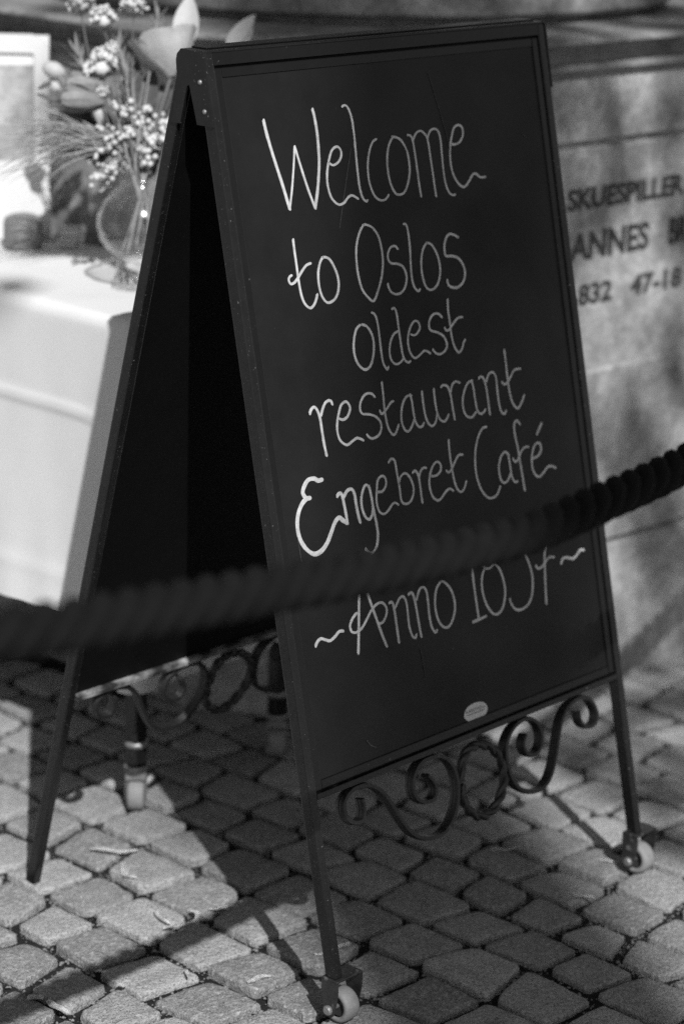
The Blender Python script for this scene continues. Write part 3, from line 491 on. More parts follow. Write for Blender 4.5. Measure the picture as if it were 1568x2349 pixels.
# wrought iron scrollwork under both leaves
for f, sgn in ((F, 1), (B, -1)):
    tp = lambda u: 1.0 if 0.06 < u < 0.94 else 0.85
    for P in (SCROLL_A, SCROLL_B):
        bm = sweep_bar(P, 0.0072, 0.0036, f, -0.0095, taper=tp); obj('scroll', bm, m_iron, sign, smooth=False)
    # centre ring twisted from two rods
    P = crom([Vector((a, b, 0)) for a, b in RING], 8, True); c = sum(P, Vector()) / len(P)
    bm = BM()
    for ph in (0, math.pi):
        pts = []
        for i, p in enumerate(P):
            a = ph + i / len(P) * 2 * math.pi * 7; r = (p - c).normalized()
            q = p + r * math.cos(a) * 0.0026; pts.append(f(q.x, q.y, -0.0095 + math.sin(a) * 0.0026))
        tube(bm, pts, 0.0047, 8, closed=True)
    obj('twisted_ring', bm, m_iron, sign, smooth=True)
# hinge plates with screws at both ends and the cap over the ridge
def yz_plate(x0, x1, poly, name, m, bev=0.0005):
    bm = BM(); a = [bm.verts.new((x0, y, z)) for y, z in poly]; b = [bm.verts.new((x1, y, z)) for y, z in poly]
    bm.faces.new(a); bm.faces.new(b[::-1])
    for i in range(len(poly)): bm.faces.new((a[i], b[i], b[(i + 1) % len(poly)], a[(i + 1) % len(poly)]))
    bmesh.ops.recalc_face_normals(bm, faces=bm.faces)
    return obj(name, bm, m, sign)
plate = [(-0.0212, 1.2005), (0.010, 1.2018), (0.0185, 1.2005), (0.0238, 1.1955), (0.0255, 1.188), (0.0245, 1.177), (0.0228, 1.170), (0.0300, 1.128), (0.0340, 1.112), (0.0175, 1.112), (0.0060, 1.158), (0.0020, 1.160), (-0.0120, 1.1135), (-0.0398, 1.1135)]
for x0, x1, sx in ((-0.0030, -0.0004, -1), (BW + 0.0004, BW + 0.0030, 1)):
    hp = yz_plate(x0, x1, plate, 'hinge_plate', m_leg)
    for y, z in ((-0.0167, 1.1648), (-0.0251, 1.1304)):
        bm = BM(); lathe(bm, [(0.0, 0.0024), (0.0018, 0.0022), (0.0030, 0.0012), (0.0032, -0.0004)], (x0 if sx < 0 else x1, y, z), 14, axis=(Vector((sx, 0, 0)), Vector((0, 1, 0)), Vector((0, 0, 1))))
        bmesh.ops.recalc_face_normals(bm, faces=bm.faces); obj('screw', bm, m_steel, hp, smooth=True)
bm = BM(); box(bm, (0.0, -BC + 0.0015, 1.1985), (BW, BC + 0.002, 1.2012), 0.0008, 1); obj('ridge_cap', bm, m_leg, sign)
bm = BM(); box(bm, (0.02, -0.004, 1.2013), (BW - 0.001, BC + 0.0025, 1.2030), 0.0006, 1); obj('hinge_leaf', bm, m_black, sign)
# casters under the two front legs
for x0 in (-0.0025, BW - ST - 0.0045):
    p = F(0, foot_f, -DEP / 2); yc, zt = p.y, BRK + 0.0005
    bm = BM()
    box(bm, (x0, yc - 0.0135, zt - 0.0028), (x0 + 0.0480, yc + 0.0135, zt), 0.0006, 1)
    for xx in (x0 + 0.0001, x0 + 0.0450):
        for (ya, yb, za, zb) in ((-0.0134, 0.0134, 0.034, zt - 0.0029),):
            P = [(yc + ya, zb), (yc + yb, zb), (yc + yb, 0.046), (yc + 0.0092, 0.024), (yc + 0.0075, 0.0165), (yc + 0.0035, 0.0130), (yc - 0.0035, 0.0130), (yc - 0.0075, 0.0165), (yc - 0.0092, 0.024), (yc + ya, 0.046)]
            a = [bm.verts.new((xx, y, z)) for y, z in P]; b = [bm.verts.new((xx + 0.0028, y, z)) for y, z in P]
            bm.faces.new(a[::-1]); bm.faces.new(b)
            for i in range(len(P)): bm.faces.new((a[i], b[i], b[(i + 1) % len(P)], a[(i + 1) % len(P)]))
    bmesh.ops.recalc_face_normals(bm, faces=bm.faces)
    cs = obj('caster_fork', bm, m_fork, sign)
    ax = (Vector((1, 0, 0)), Vector((0, 1, 0)), Vector((0, 0, 1))); rw = 0.0228; c = (x0 + 0.0240, yc, rw + 0.0003); hw = 0.0125
    bm = BM(); lathe(bm, [(0.0142, -hw + 0.002), (0.0150, -hw), (0.0185, -hw), (0.0208, -hw + 0.0012), (0.0222, -hw + 0.004), (rw, -0.004), (rw, 0.004), (0.0222, hw - 0.004), (0.0208, hw - 0.0012), (0.0185, hw), (0.0150, hw), (0.0142, hw - 0.002)], c, 40, axis=ax)
    bmesh.ops.recalc_face_normals(bm, faces=bm.faces); obj('wheel', bm, m_rubber, cs, smooth=True)
    bm = BM(); lathe(bm, [(0.0, -hw + 0.006), (0.0140, -hw + 0.005), (0.0140, hw - 0.005), (0.0, hw - 0.006)], c, 24, axis=ax); bmesh.ops.recalc_face_normals(bm, faces=bm.faces); obj('wheel_hub', bm, m_ink, cs)
    bm = BM(); lathe(bm, [(0.0, -0.0292), (0.0050, -0.0288), (0.0068, -0.0270), (0.0068, -0.0238), (0.003, -0.0237), (0.003, 0.0238), (0.0056, 0.0239), (0.0056, 0.0270), (0.0, 0.0285)], c, 12, axis=ax); bmesh.ops.recalc_face_normals(bm, faces=bm.faces); obj('axle_bolt', bm, m_steel, cs)

# ------------------------------------------------------------------ thick dark rope across the foreground, on two posts outside the picture
rp = [(-1.546, -0.878, 1.055), (-1.259, -0.848, 0.971), (-0.972, -0.817, 0.913), (-0.829, -0.802, 0.89), (-0.665, -0.784, 0.867), (-0.476, -0.763, 0.841), (-0.254, -0.737, 0.819), (-0.101, -0.716, 0.816), (0.078, -0.691, 0.817), (0.364, -0.652, 0.837), (0.794, -0.592, 0.898), (1.241, -0.531, 0.998)]
path = crom([Vector(p) for p in rp], 40)
ac = [0.0]
for a, b in zip(path, path[1:]): ac.append(ac[-1] + (b - a).length)
rope = empty('barrier_rope', path[0], 'thick dark twisted rope sagging across in front of the sandwich board', 'rope')
FR = frames(path)
for k in range(3):
    bm = BM(); pts = []
    for p, (t, n, b), L in zip(path, FR, ac):
        a = 2 * math.pi * (k / 3 - L / 0.096)
        pts.append(p + (n * math.cos(a) + b * math.sin(a)) * 0.0114)
    tube(bm, pts, 0.0106, 9); obj('strand', bm, m_rope, rope, smooth=True)
for i, (p, side) in enumerate(((path[0], 'left'), (path[-1], 'right'))):
    q = Vector((p.x, p.y, 0)); e = empty('rope_post', q, 'slim dark post holding the %s end of the rope' % ('lower' if i == 0 else 'higher'), 'post')
    bm = BM(); tube(bm, [q, q + Vector((0, 0, p.z + 0.04))], 0.02, 14); obj('pole', bm, m_iron, e, smooth=True)
    bm = BM(); lathe(bm, [(0.0, 0.001), (0.15, 0.001), (0.15, 0.012), (0.10, 0.026), (0.03, 0.04), (0.0, 0.041)], q, 28); obj('base', bm, m_iron, e, smooth=True)
    bm = BM(); bmesh.ops.create_uvsphere(bm, u_segments=16, v_segments=10, radius=0.032, matrix=Matrix.Translation(q + Vector((0, 0, p.z + 0.06)))); obj('finial', bm, m_iron, e, smooth=True)
# leaf clumps placed for the shade they cast: (across the shade band, along it where the shadow falls, radius, leaves)
FAR_CLUMPS = [(0.06, 0.43, .09, 10)]
NEAR_CLUMPS = [(0.90, 0.34, .16, 26), (1.08, 0.50, .18, 30), (0.80, 0.62, .12, 16), (1.0, 0.78, .14, 22), (0.78, 0.22, .08, 8), (0.98, 0.08, .14, 20), (1.15, 0.20, .16, 26), (0.84, 0.98, .12, 12), (1.02, 1.10, .16, 18), (0.88, 1.26, .14, 9),
                (1.10, 1.34, .14, 14), (0.74, 1.36, .10, 8), (0.97, 1.46, .12, 6), (1.14, 1.62, .11, 9), (0.74, 1.70, .08, 6), (0.80, 1.92, .10, 8), (0.98, 1.98, .12, 10)]
# ------------------------------------------------------------------ table under a white cloth
TX0, TX1, TY0, TY1, TZ = 0.262, 0.606, 0.393, 1.46, 0.757
table = empty('side_table', ((TX0 + TX1) / 2, (TY0 + TY1) / 2, 0), 'narrow table hidden under the white cloth, one wheeled leg showing', 'table')
bm = BM(); box(bm, (TX0, TY0, TZ - 0.03), (TX1, TY1, TZ), 0.003, 1); obj('table_top', bm, m_darkjar, table)
for lx in (TX0 + 0.018, TX1 - 0.02):
    for ly in (TY0 + 0.012, TY1 - 0.02):
        lg = BM(); box(lg, (lx - 0.0125, ly - 0.0125, 0.075), (lx + 0.0125, ly + 0.0125, TZ - 0.031), 0.002, 1)
        leg = obj('leg', lg, m_leg, table)
        rot = Matrix.Rotation(math.radians(-47), 3, 'Z')
        def fr(x, y, z, lx=lx, ly=ly): v = rot @ Vector((x, y, 0)); return (lx + v.x, ly + v.y, z)
        bm = BM(); lathe(bm, [(0.0125, 0.066), (0.019, 0.067), (0.019, 0.073), (0.016, 0.0745)], (lx, ly, 0), 16); bmesh.ops.recalc_face_normals(bm, faces=bm.faces); obj('collar', bm, m_steel, leg, smooth=True); bm = BM(); lathe(bm, [(0.0, 0.105), (0.0182, 0.105), (0.0182, 0.113), (0.0, 0.113)], (lx, ly, 0), 16); bmesh.ops.recalc_face_normals(bm, faces=bm.faces); obj('collar', bm, m_steel, leg, smooth=True); bm = BM()
        box(bm, (-0.016, -0.013, 0.052), (0.016, 0.013, 0.0655), 0.001, 1, fr)
        for sx in (-1, 1): box(bm, (sx * 0.0150 - 0.001, -0.009, 0.018), (sx * 0.0150 + 0.001, 0.009, 0.0519), 0, 1, fr)
        bmesh.ops.recalc_face_normals(bm, faces=bm.faces); obj('caster', bm, m_steel, leg)
        axd = rot @ Vector((1, 0, 0)); ayd = rot @ Vector((0, 1, 0))
        bm = BM(); lathe(bm, [(0.0, -0.0125), (0.022, -0.0125), (0.0245, -0.010), (0.0245, 0.010), (0.022, 0.0125), (0.0, 0.0125)], (lx, ly, 0.0247), 28, axis=(axd, ayd, Vector((0, 0, 1)))); bmesh.ops.recalc_face_normals(bm, faces=bm.faces); obj('wheel', bm, m_rubber, leg, smooth=True)
# the cloth: top sheet, rounded edge, hanging skirt with ironed creases and hanging corners
bm = BM(); per = []
x0, x1, y0, y1 = TX0 - 0.004, TX1 + 0.004, TY0 - 0.004, TY1 + 0.004; rc = 0.012
def side(a, b, n): return [(a[0] + (b[0] - a[0]) * i / n, a[1] + (b[1] - a[1]) * i / n) for i in range(n)]
for (cx, cy, a0), nxt in (((x0 + rc, y0 + rc, 180), 40), ((x1 - rc, y0 + rc, 270), 100), ((x1 - rc, y1 - rc, 0), 40), ((x0 + rc, y1 - rc, 90), 100)):
    for k in range(7):
        a = math.radians(a0 + 90 * k / 6); per.append((cx + rc * math.cos(a), cy + rc * math.sin(a), math.cos(a), math.sin(a)))
    a = math.radians(a0 + 90); c, s = math.cos(a), math.sin(a)
    ln = (x1 - x0 - 2 * rc) if nxt == 40 else (y1 - y0 - 2 * rc)
    for k in range(1, nxt): per.append((cx + rc * c - s * ln * k / nxt, cy + rc * s + c * ln * k / nxt, c, s))
n = len(per); top = 0.7655
def hem(x, y):
    h = 0.285
    for cx, cy in ((x0, y0), (x1, y0), (x0, y1), (x1, y1)):
        d = math.hypot(x - cx, y - cy); h = min(h, 0.285 - 0.06 * math.exp(-(d / 0.07) ** 2))
    if y < y0 + 0.02: h = min(h, 0.203)
    return h
lev = [0.0, .002, .005, .009, .014, .02, .028, .036] + [.045 + .955 * i / 52 for i in range(53)]
rg = []
cx_, cy_ = (x0 + x1) / 2, (y0 + y1) / 2
for sft in (0.12, 0.05, 0.024, 0.014):
    ring = []
    for (x, y, nx_, ny_) in per:
        px = max(x0 + sft, min(x1 - sft, x)); py = max(y0 + sft, min(y1 - sft, y))
        ring.append(bm.verts.new((px, py, top - (0.0 if sft > 0.015 else 0.0002) + 0.0018 * noise.noise(Vector((px * 9, py * 9, 5))))))
    rg.append(ring)
for t in lev:
    ring = []
    for (x, y, nx_, ny_) in per:
        zb = hem(x, y); z = top - 0.0005 - (top - 0.0005 - zb) * t; rd = 0.022; q_ = min(1.0, (top - z) / rd)
        corner = min(math.hypot(x - a, y - b) for a in (x0, x1) for b in (y0, y1))
        off = -0.012 + 0.016 * math.sqrt(max(0.0, 1 - (1 - q_) ** 2))
        off += 0.016 * t * math.exp(-(corner / 0.05) ** 2) + 0.011 * t * noise.noise(Vector((x * 5, y * 5, 1.0))) + 0.0045 * t * noise.noise(Vector((x * 14, y * 14, z * 3)))
        off += 0.0042 * math.exp(-((z - 0.612 - 0.004 * noise.noise(Vector((y * 3, x * 3, 0)))) / 0.0055) ** 2)         # the ironed fold
        off += 0.0025 * math.exp(-((z - 0.345) / 0.01) ** 2) * 0.5 + 0.010 * max(0, t - 0.82) * 2
        ring.append(bm.verts.new((x + nx_ * off, y + ny_ * off, z)))
    rg.append(ring)
for A, Bq in zip(rg, rg[1:]):
    for k in range(n): bm.faces.new((A[k], Bq[k], Bq[(k + 1) % n], A[(k + 1) % n]))
bmesh.ops.remove_doubles(bm, verts=list(rg[0]), dist=1e-5)
inner = [v for v in rg[0] if v.is_valid]
es = [e for e in bm.edges if e.is_boundary and all(v.co.z > 0.7 for v in e.verts)]
bmesh.ops.edgeloop_fill(bm, edges=es)
bmesh.ops.recalc_face_normals(bm, faces=bm.faces)
cloth = obj('tablecloth', bm, m_cloth, None, smooth=True, at=(cx_, cy_, top)); tag(cloth, 'white tablecloth with ironed fold hanging over the narrow table', 'tablecloth')
T0 = top + 0.0016

# ------------------------------------------------------------------ vase, water and flowers
VA = Vector((0.428, 0.557, T0))
vase = empty('glass_vase', VA, 'round clear glass vase with fluted foot standing on white tablecloth', 'vase')
fl = lambda a, h: 1 + (0.05 * math.cos(a * 14) if h < 0.045 else 0)
prof = [(0.0, 0.001), (0.040, 0.0012), (0.043, 0.004), (0.040, 0.014), (0.036, 0.028), (0.035, 0.040), (0.040, 0.048), (0.054, 0.060), (0.064, 0.076), (0.068, 0.095), (0.065, 0.113), (0.056, 0.131), (0.043, 0.146), (0.033, 0.156), (0.031, 0.162), (0.033, 0.167)]
inn = [(r - 0.003, h + 0.0005) for r, h in prof[::-1] if h > 0.047] + [(0.034, 0.050), (0.0, 0.049)]
bm = BM(); lathe(bm, prof + inn, VA, 64, wob=fl); bmesh.ops.recalc_face_normals(bm, faces=bm.faces); obj('bowl', bm, m_glass, vase, smooth=True)
bm = BM(); lathe(bm, [(0.0, 0.0515), (0.034, 0.0525), (0.0495, 0.062), (0.0595, 0.077), (0.0625, 0.088), (0.0, 0.088)], VA, 40); bmesh.ops.recalc_face_normals(bm, faces=bm.faces); obj('water', bm, m_water, vase, smooth=False)
NECK = VA + Vector((0, 0, 0.165))
def stem_pts(end, R, bend=0.02, foot=0.055):
    a = R.uniform(0, 6.28); rr = R.uniform(0.0, 0.021); b = R.uniform(0, 6.28)
    neck = NECK + Vector((math.cos(a) * rr, math.sin(a) * rr, 0)); low = VA + Vector((-math.cos(a) * 0.03, -math.sin(a) * 0.03, foot))
    end = Vector(end); mid = neck.lerp(end, 0.5) + Vector((R.uniform(-1, 1), R.uniform(-1, 1), R.uniform(0, 1))) * bend
    return crom([low, neck, mid, end], 6)
def add_leaf(bm, base, d, up, ln, wd, curl=0.2, fold=0.15, nu=7, tip=1.0, m_idx=0):
    d = d.normalized(); sd = d.cross(up).normalized(); up = sd.cross(d).normalized(); rows = []
    for i in range(nu + 1):
        t = i / nu; c = base + d * (ln * t) + up * (-curl * ln * t * t)
        hw = wd * 0.5 * (math.sin(math.pi * min(0.999, t ** 0.8 * 0.97 + 0.03)) ** tip)
        rows.append([bm.verts.new(c + sd * s * hw + up * abs(s) * hw * fold) for s in (-1, -0.5, 0, 0.5, 1)])
    for A, Bq in zip(rows, rows[1:]):
        for k in range(4): 
            f = bm.faces.new((A[k], A[k + 1], Bq[k + 1], Bq[k])); f.material_index = m_idx
def blob(bm, c, r, R, sub=1, squash=1.0):
    ret = bmesh.ops.create_icosphere(bm, subdivisions=sub, radius=r)
    e = Euler((R.uniform(0, 6), R.uniform(0, 6), R.uniform(0, 6))).to_matrix()
    for v in ret['verts']: v.co = Vector(c) + e @ Vector((v.co.x, v.co.y, v.co.z * squash))
CV = -VIEW                                                            # roughly towards the viewer's side of the bouquet
def px(u, v, dd=0.0):
    """a point in the bouquet, found from the photograph: the vase's distance plus dd metres"""
    return CAM + (VIEW + RIGHT * ((u - 784) / FPX) - UP * ((v - 1174.5) / FPX)) * (3.70 + dd)
# big cream bloom of broad petals
R = random.Random(21); C0 = px(392, 176, 0.0); rose = empty('cream_flower', NECK, 'large cream bloom with one tall pointed petal, beside the board top', 'flower')
bm = BM(); tube(bm, stem_pts(C0, R, 0.006), 0.0032, 7); obj('stem', bm, m_leaf, rose, smooth=True)
axis = (px(372, 80) - px(392, 176)).normalized(); e1 = axis.cross(CV).normalized(); e2 = axis.cross(e1).normalized()
FRM = (C0, axis, e1, e2)
def petal(bm, ang, ln, wd, r0, open_, tipk, lift=0.0, curlout=0.25, fr=None):
    C0, axis, e1, e2 = fr if fr else FRM
    dirv = e1 * math.cos(ang) + e2 * math.sin(ang); sdv = axis.cross(dirv); rows = []
    for i in range(10):
        t = i / 9; rad = r0 * (0.15 + math.sin(min(1, t * 1.25) * math.pi / 2) * 0.95) + open_ * t * t + curlout * 0.02 * max(0, t - 0.75) * 4
        hw = wd * 0.5 * (math.sin(math.pi * (0.13 + 0.70 * t ** 0.9)) ** tipk) * (1 if t < 0.95 else 0.72) 
        row = []
        for k in range(9):
            s = -1 + k / 4; c = s * hw / max(0.02, rad + 0.018)
            p = C0 + axis * (ln * t + lift) + (dirv * math.cos(c) + sdv * math.sin(c)) * (rad + 0.002 * noise.noise(Vector((ang, t * 3, s * 2)))) 
            row.append(bm.verts.new(p + axis * 0.003 * noise.noise(Vector((s * 3, ang * 2, t * 2)))))
        rows.append(row)
    for A, Bq in zip(rows, rows[1:]):
        for k in range(8): bm.faces.new((A[k], A[k + 1], Bq[k + 1], Bq[k]))
for ang, ln, wd, r0, op, tk in ((0.2, .066, .090, .038, .006, .26), (1.3, .062, .095, .039, .007, .24), (2.4, .066, .092, .038, .006, .26), (3.5, .062, .09, .037, .009, .24), (4.6, .065, .096, .039, .006, .24), (5.6, .066, .09, .038, .007, .26),
                                (0.9, .058, .06, .024, .0, .3), (3.0, .056, .06, .023, .0, .3), (5.0, .058, .06, .024, .0, .3)):
    bm = BM(); petal(bm, ang, ln, wd, r0, op, tk); obj('petal', bm, m_petal, rose, smooth=True)
for (b, tp_, wd, dd) in (((420, 112), (436, -14), 0.040, 0.03), ((520, 110), (586, 32), 0.024, 0.05), ((556, 108), (578, 36), 0.018, 0.052)):
    p0 = px(b[0], b[1], dd); p1 = px(tp_[0], tp_[1], dd); bm = BM(); add_leaf(bm, p0, p1 - p0, CV, (p1 - p0).length, wd, 0.03, 0.25, 9, 0.75); obj('petal', bm, m_petal, rose, smooth=True)
# white clustered flower heads
heads = [(185, 6, .048, 0.0, 'topmost small white flower head at the left of the bouquet'), (237, 44, .043, -0.01, 'round white flower head below the topmost one'), (307, 14, .044, 0.01, 'small white flower head left of the tall cream petal'),
         (232, 152, .052, -0.01, 'wide white flower head above the dark broad leaves'), (256, 122, .034, 0.0, 'small white flower head just above the widest one'), (235, 214, .022, -0.02, 'tiny white flower head between dark leaf and berry spray')]
for i, (u, v, dia, dd, lab) in enumerate(heads):
    R = random.Random(40 + i); c = px(u, v, dd); e = empty('white_flower', NECK, lab, 'flower', 'white clustered flowers in the vase')
    bm = BM(); tube(bm, stem_pts(c - Vector((0, 0, dia * 0.3)), R, 0.012), 0.0013, 6); obj('stem', bm, m_leaf, e, smooth=True)
    bm = BM(); r = dia / 2; ax = (c - NECK).normalized()
    for _ in range(int(40 + dia * 1600)):
        d = Vector((R.gauss(0, 1), R.gauss(0, 1), R.gauss(0, 1))).normalized()
        if d.dot(ax) < -0.35: continue
        blob(bm, c + d * r * R.uniform(0.6, 1.0) * Vector((1, 1, 0.8)).length / 1.62, r * R.uniform(0.14, 0.22), R, 1, R.uniform(0.55, 1))
    blob(bm, c - ax * r * 0.15, r * 0.5, R, 2); obj('flower_head', bm, m_white_fl, e, smooth=True)
    bm = BM()
    for k in range(7):
        a = k / 7 * 6.28; dv = (ax.orthogonal().normalized() * math.cos(a) + ax.cross(ax.orthogonal()).normalized() * math.sin(a)); add_leaf(bm, c - ax * r * 0.75, dv + ax * 0.4, ax, r * 0.8, r * 0.25)
    obj('sepals', bm, m_leafp, e)
# spray of tiny white blossoms
R = random.Random(77); spray = empty('blossom_spray', NECK, 'drooping spray of tiny white blossoms in front of the vase neck', 'flower spray')
tips = [(262, 236), (300, 232), (340, 246), (372, 262), (385, 285), (392, 320), (255, 250), (282, 262), (318, 268), (232, 296), (182, 302), (196, 318), (215, 330), (245, 318), (270, 306), (300, 300), (332, 300), (352, 286), (345, 318), (330, 340), (318, 366), (222, 356), (206, 372), (236, 378), (262, 372), (282, 388), (250, 392), (222, 408), (210, 426), (232, 436), (258, 410), (290, 350), (270, 340), (305, 325), (248, 345), (355, 340), (340, 362), (265, 280), (295, 290), (376, 300)]
tw = BM(); bl = BM(); hub = px(318, 330, -0.01)
tube(tw, stem_pts(hub, R, 0.01), 0.0018, 6)
for (u, v) in tips:
    e_ = px(u, v, R.uniform(-0.055, 0.02)); m_ = hub.lerp(e_, 0.55) + Vector((R.uniform(-.006, .006), R.uniform(-.006, .006), R.uniform(0.0, .016)))
    tube(tw, crom([hub, m_, e_], 4), 0.0009, 5)
    for k in range(R.randint(5, 9)):
        t = R.uniform(0.55, 1.0); q = hub.lerp(e_, t) + Vector((R.gauss(0, .0052), R.gauss(0, .0052), R.gauss(0, .0052)))
        blob(bl, q, R.uniform(.0032, .0055), R, 1, R.uniform(.75, 1.15)); tube(tw, [hub.lerp(e_, t - 0.08), q], 0.0005, 4)
    blob(bl, e_, R.uniform(.0040, .0055), R, 1)
obj('twigs', tw, m_leafp, spray, smooth=True); obj('blossoms', bl, m_white_fl, spray, smooth=True)
# pale buds
for i, (u, v, ru, rv, dd, tilt, lab) in enumerate(((124, 161, .0135, .0185, 0.07, 1.2, 'pale egg shaped bud at the far left of the bouquet'), (226, 259, .0105, .0145, -0.01, 0.3, 'small pale bud below the dark broad leaves'), (126, 197, .009, .013, 0.08, 0.9, 'smaller pale bud just below the egg shaped one'))):
    R = random.Random(90 + i); c = px(u, v, dd); e = empty('flower_bud', NECK, lab, 'flower bud')
    bm = BM(); tube(bm, stem_pts(c, R, 0.02), 0.0017, 6); obj('stem', bm, m_leafp, e, smooth=True)
    ax = (RIGHT * -math.sin(tilt) + UP * math.cos(tilt)).normalized(); o1 = ax.orthogonal().normalized(); bm = BM()
    lathe(bm, [(0.0005, -rv), (ru * .6, -rv * .8), (ru * .95, -rv * .3), (ru, rv * .1), (ru * .8, rv * .6), (ru * .4, rv * .92), (0.0005, rv)], c, 16, axis=(ax, o1, ax.cross(o1))); bmesh.ops.recalc_face_normals(bm, faces=bm.faces); obj('bud', bm, m_bud, e, smooth=True)
# dark broad leaves on one branch
R = random.Random(31); br = empty('leafy_branch', NECK, 'branch with broad dark oval leaves in the middle of the bouquet', 'branch')
bm = BM(); tube(bm, stem_pts(px(250, 215, 0.01), R, 0.01), 0.0024, 7); tube(bm, crom([px(208, 232, -0.02), px(222, 270, -0.02), px(240, 312, -0.01)], 5), 0.0022, 7); obj('stem', bm, m_leafp, br, smooth=True)
for (b, t_, wd, dd, cu) in (((236, 262), (150, 262), .03, 0.01, 0.1), ((345, 390), (330, 260), .03, 0.045, .0), ((320, 380), (285, 250), .028, 0.045, .0), ((355, 300), (372, 190), .03, 0.04, .05), ((315, 270), (282, 180), .026, 0.04, .05), ((335, 415), (350, 330), .03, 0.05, .0), ((270, 300), (215, 250), .028, 0.04, .1), ((300, 240), (312, 130), .03, 0.02, .0), ((330, 260), (352, 160), .034, 0.025, .05), ((355, 270), (392, 190), .03, 0.03, .05), ((290, 300), (278, 190), .026, 0.03, 0),
                            ((318, 405), (262, 330), .028, 0.03, .1), ((325, 400), (300, 300), .03, 0.04, 0), ((340, 400), (362, 290), .03, 0.04, 0), ((345, 330), (396, 250), .03, 0.04, 0), ((190, 205), (108, 230), .02, 0.02, .1), ((240, 290), (180, 268), .03, 0.02, .1), ((120, 190), (86, 205), .012, 0.01, 0), ((150, 240), (82, 215), .012, 0.02, 0), ((300, 395), (240, 352), .022, 0.035, 0)):
    p0, p1 = px(b[0], b[1], dd), px(t_[0], t_[1], dd); bm = BM(); add_leaf(bm, p0, p1 - p0, (CV + UP * 0.8).normalized(), (p1 - p0).length, wd, cu, 0.22, 9, 0.62); obj('leaf', bm, m_leaf, br, smooth=True)
# two dark tulips leaning out to the left
for i, (b_, t_, dd, lab) in enumerate((((252, 200), (150, 192), 0.0, 'dark tulip leaning left under the widest white flower head'), ((240, 236), (152, 226), -0.025, 'dark tulip pointing left above the feathery grass'))):
    R = random.Random(120 + i); tc_ = px(*b_, dd); ta = (px(*t_, dd) - tc_).normalized(); t1 = ta.cross(CV).normalized(); t2 = ta.cross(t1).normalized()
    e = empty('tulip', NECK, lab, 'flower'); bm = BM(); tube(bm, stem_pts(tc_, R, 0.01), 0.0028, 7); obj('stem', bm, m_leaf, e, smooth=True)
    for k in range(6):
        bm = BM(); petal(bm, 0.4 + k * 1.047, .062 - .004 * (k % 2), .046, .021 - .003 * (k % 2), .001, .55, fr=(tc_, ta, t1, t2), curlout=0.0); obj('petal', bm, m_tulip, e, smooth=True)
# spiky pale foliage
for i, (u, v, dd, lab) in enumerate(((272, 100, 0.01, 'spiky pale foliage left of the cream bloom'), (362, 40, 0.03, 'spiky pale foliage beside the tall cream petal'), (285, 150, 0.0, 'spiky pale foliage low behind the cream bloom'), (300, 185, 0.015, 'spiky pale foliage just above the blossom spray'), (175, 120, 0.02, 'spiky pale foliage at the left, above the tulips'))):
    R = random.Random(60 + i); c = px(u, v, dd); e = empty('foliage_sprig', NECK, lab, 'foliage sprig', 'spiky foliage in the vase'); e['kind'] = 'thing'
    bm = BM(); P = stem_pts(c, R, 0.01); tube(bm, P, 0.0016, 6); obj('stem', bm, m_leafp, e, smooth=True)
    bm = BM(); ax = (c - NECK).normalized()
    for k in range(26):
        t = R.uniform(0.0, 1); q = c - ax * 0.045 * t; a = R.uniform(0, 6.28); o1 = ax.orthogonal().normalized()
        dv = (o1 * math.cos(a) + ax.cross(o1) * math.sin(a)) * R.uniform(0.5, 1.1) + ax * R.uniform(0.5, 1.3); add_leaf(bm, q, dv, ax, R.uniform(.020, .038), .0042, -0.1, 0.3, 4, 0.9)
    obj('leaves', bm, m_leafp, e, smooth=True)
# plume grass fanning out to the left
R = random.Random(5); pg = empty('grass_tuft', NECK, 'tuft of fine feathery grass fanning out at the left of the vase', 'grass'); pg['kind'] = 'thing'
bm = BM(); gp = BM()
for k in range(150):
    s = px(R.uniform(195, 260), R.uniform(300, 352), R.uniform(-.03, .03)); L = R.uniform(70, 235); a = R.gauss(0.02, 0.30)
    en = px(205 - L * math.cos(a), 332 - L * math.sin(a) + (10 if a < 0 else 0), R.uniform(-.07, .07)); md = s.lerp(en, 0.5) + Vector((0, 0, R.uniform(0.0, .02)))
    w_ = R.uniform(.0008, .0017); tube(bm, crom([s, md, en], 5), lambda t, w_=w_: w_ * (1.05 - t), 4)
for (u, v, l) in ((12, 398, 1), (60, 392, 1), (92, 405, 1)):
    tube(bm, crom([px(225, 345), px(140, 355 + 8 * l), px(u - 10, v)], 6), lambda t: .0014 * (1.1 - t), 5)
for k in range(12):
    a = R.uniform(-.5, .5); tube(gp, crom([px(300, 400, .0), px(262, 355, 0), px(220 + R.uniform(-10, 20), 330 + R.uniform(-20, 20), 0)], 4), .0013, 5)
obj('blades', bm, m_grass, pg, smooth=True)
bm = BM()
for k in range(70):
    s = px(R.uniform(225, 320), R.uniform(300, 395), R.uniform(0.0, .05)); a = R.uniform(-0.5, 1.0); L = R.uniform(40, 130); en = px(215 - L * math.cos(a) * .8, 325 - L * math.sin(a) * .6, R.uniform(.0, .06))
    add_leaf(bm, s, en - s, CV, (en - s).length, R.uniform(.003, .009), R.uniform(-.1, .2), 0.2, 5, 0.8)
obj('broad_blades', bm, m_leaf, pg, smooth=True); obj('stems', gp, m_leaf, pg, smooth=True)

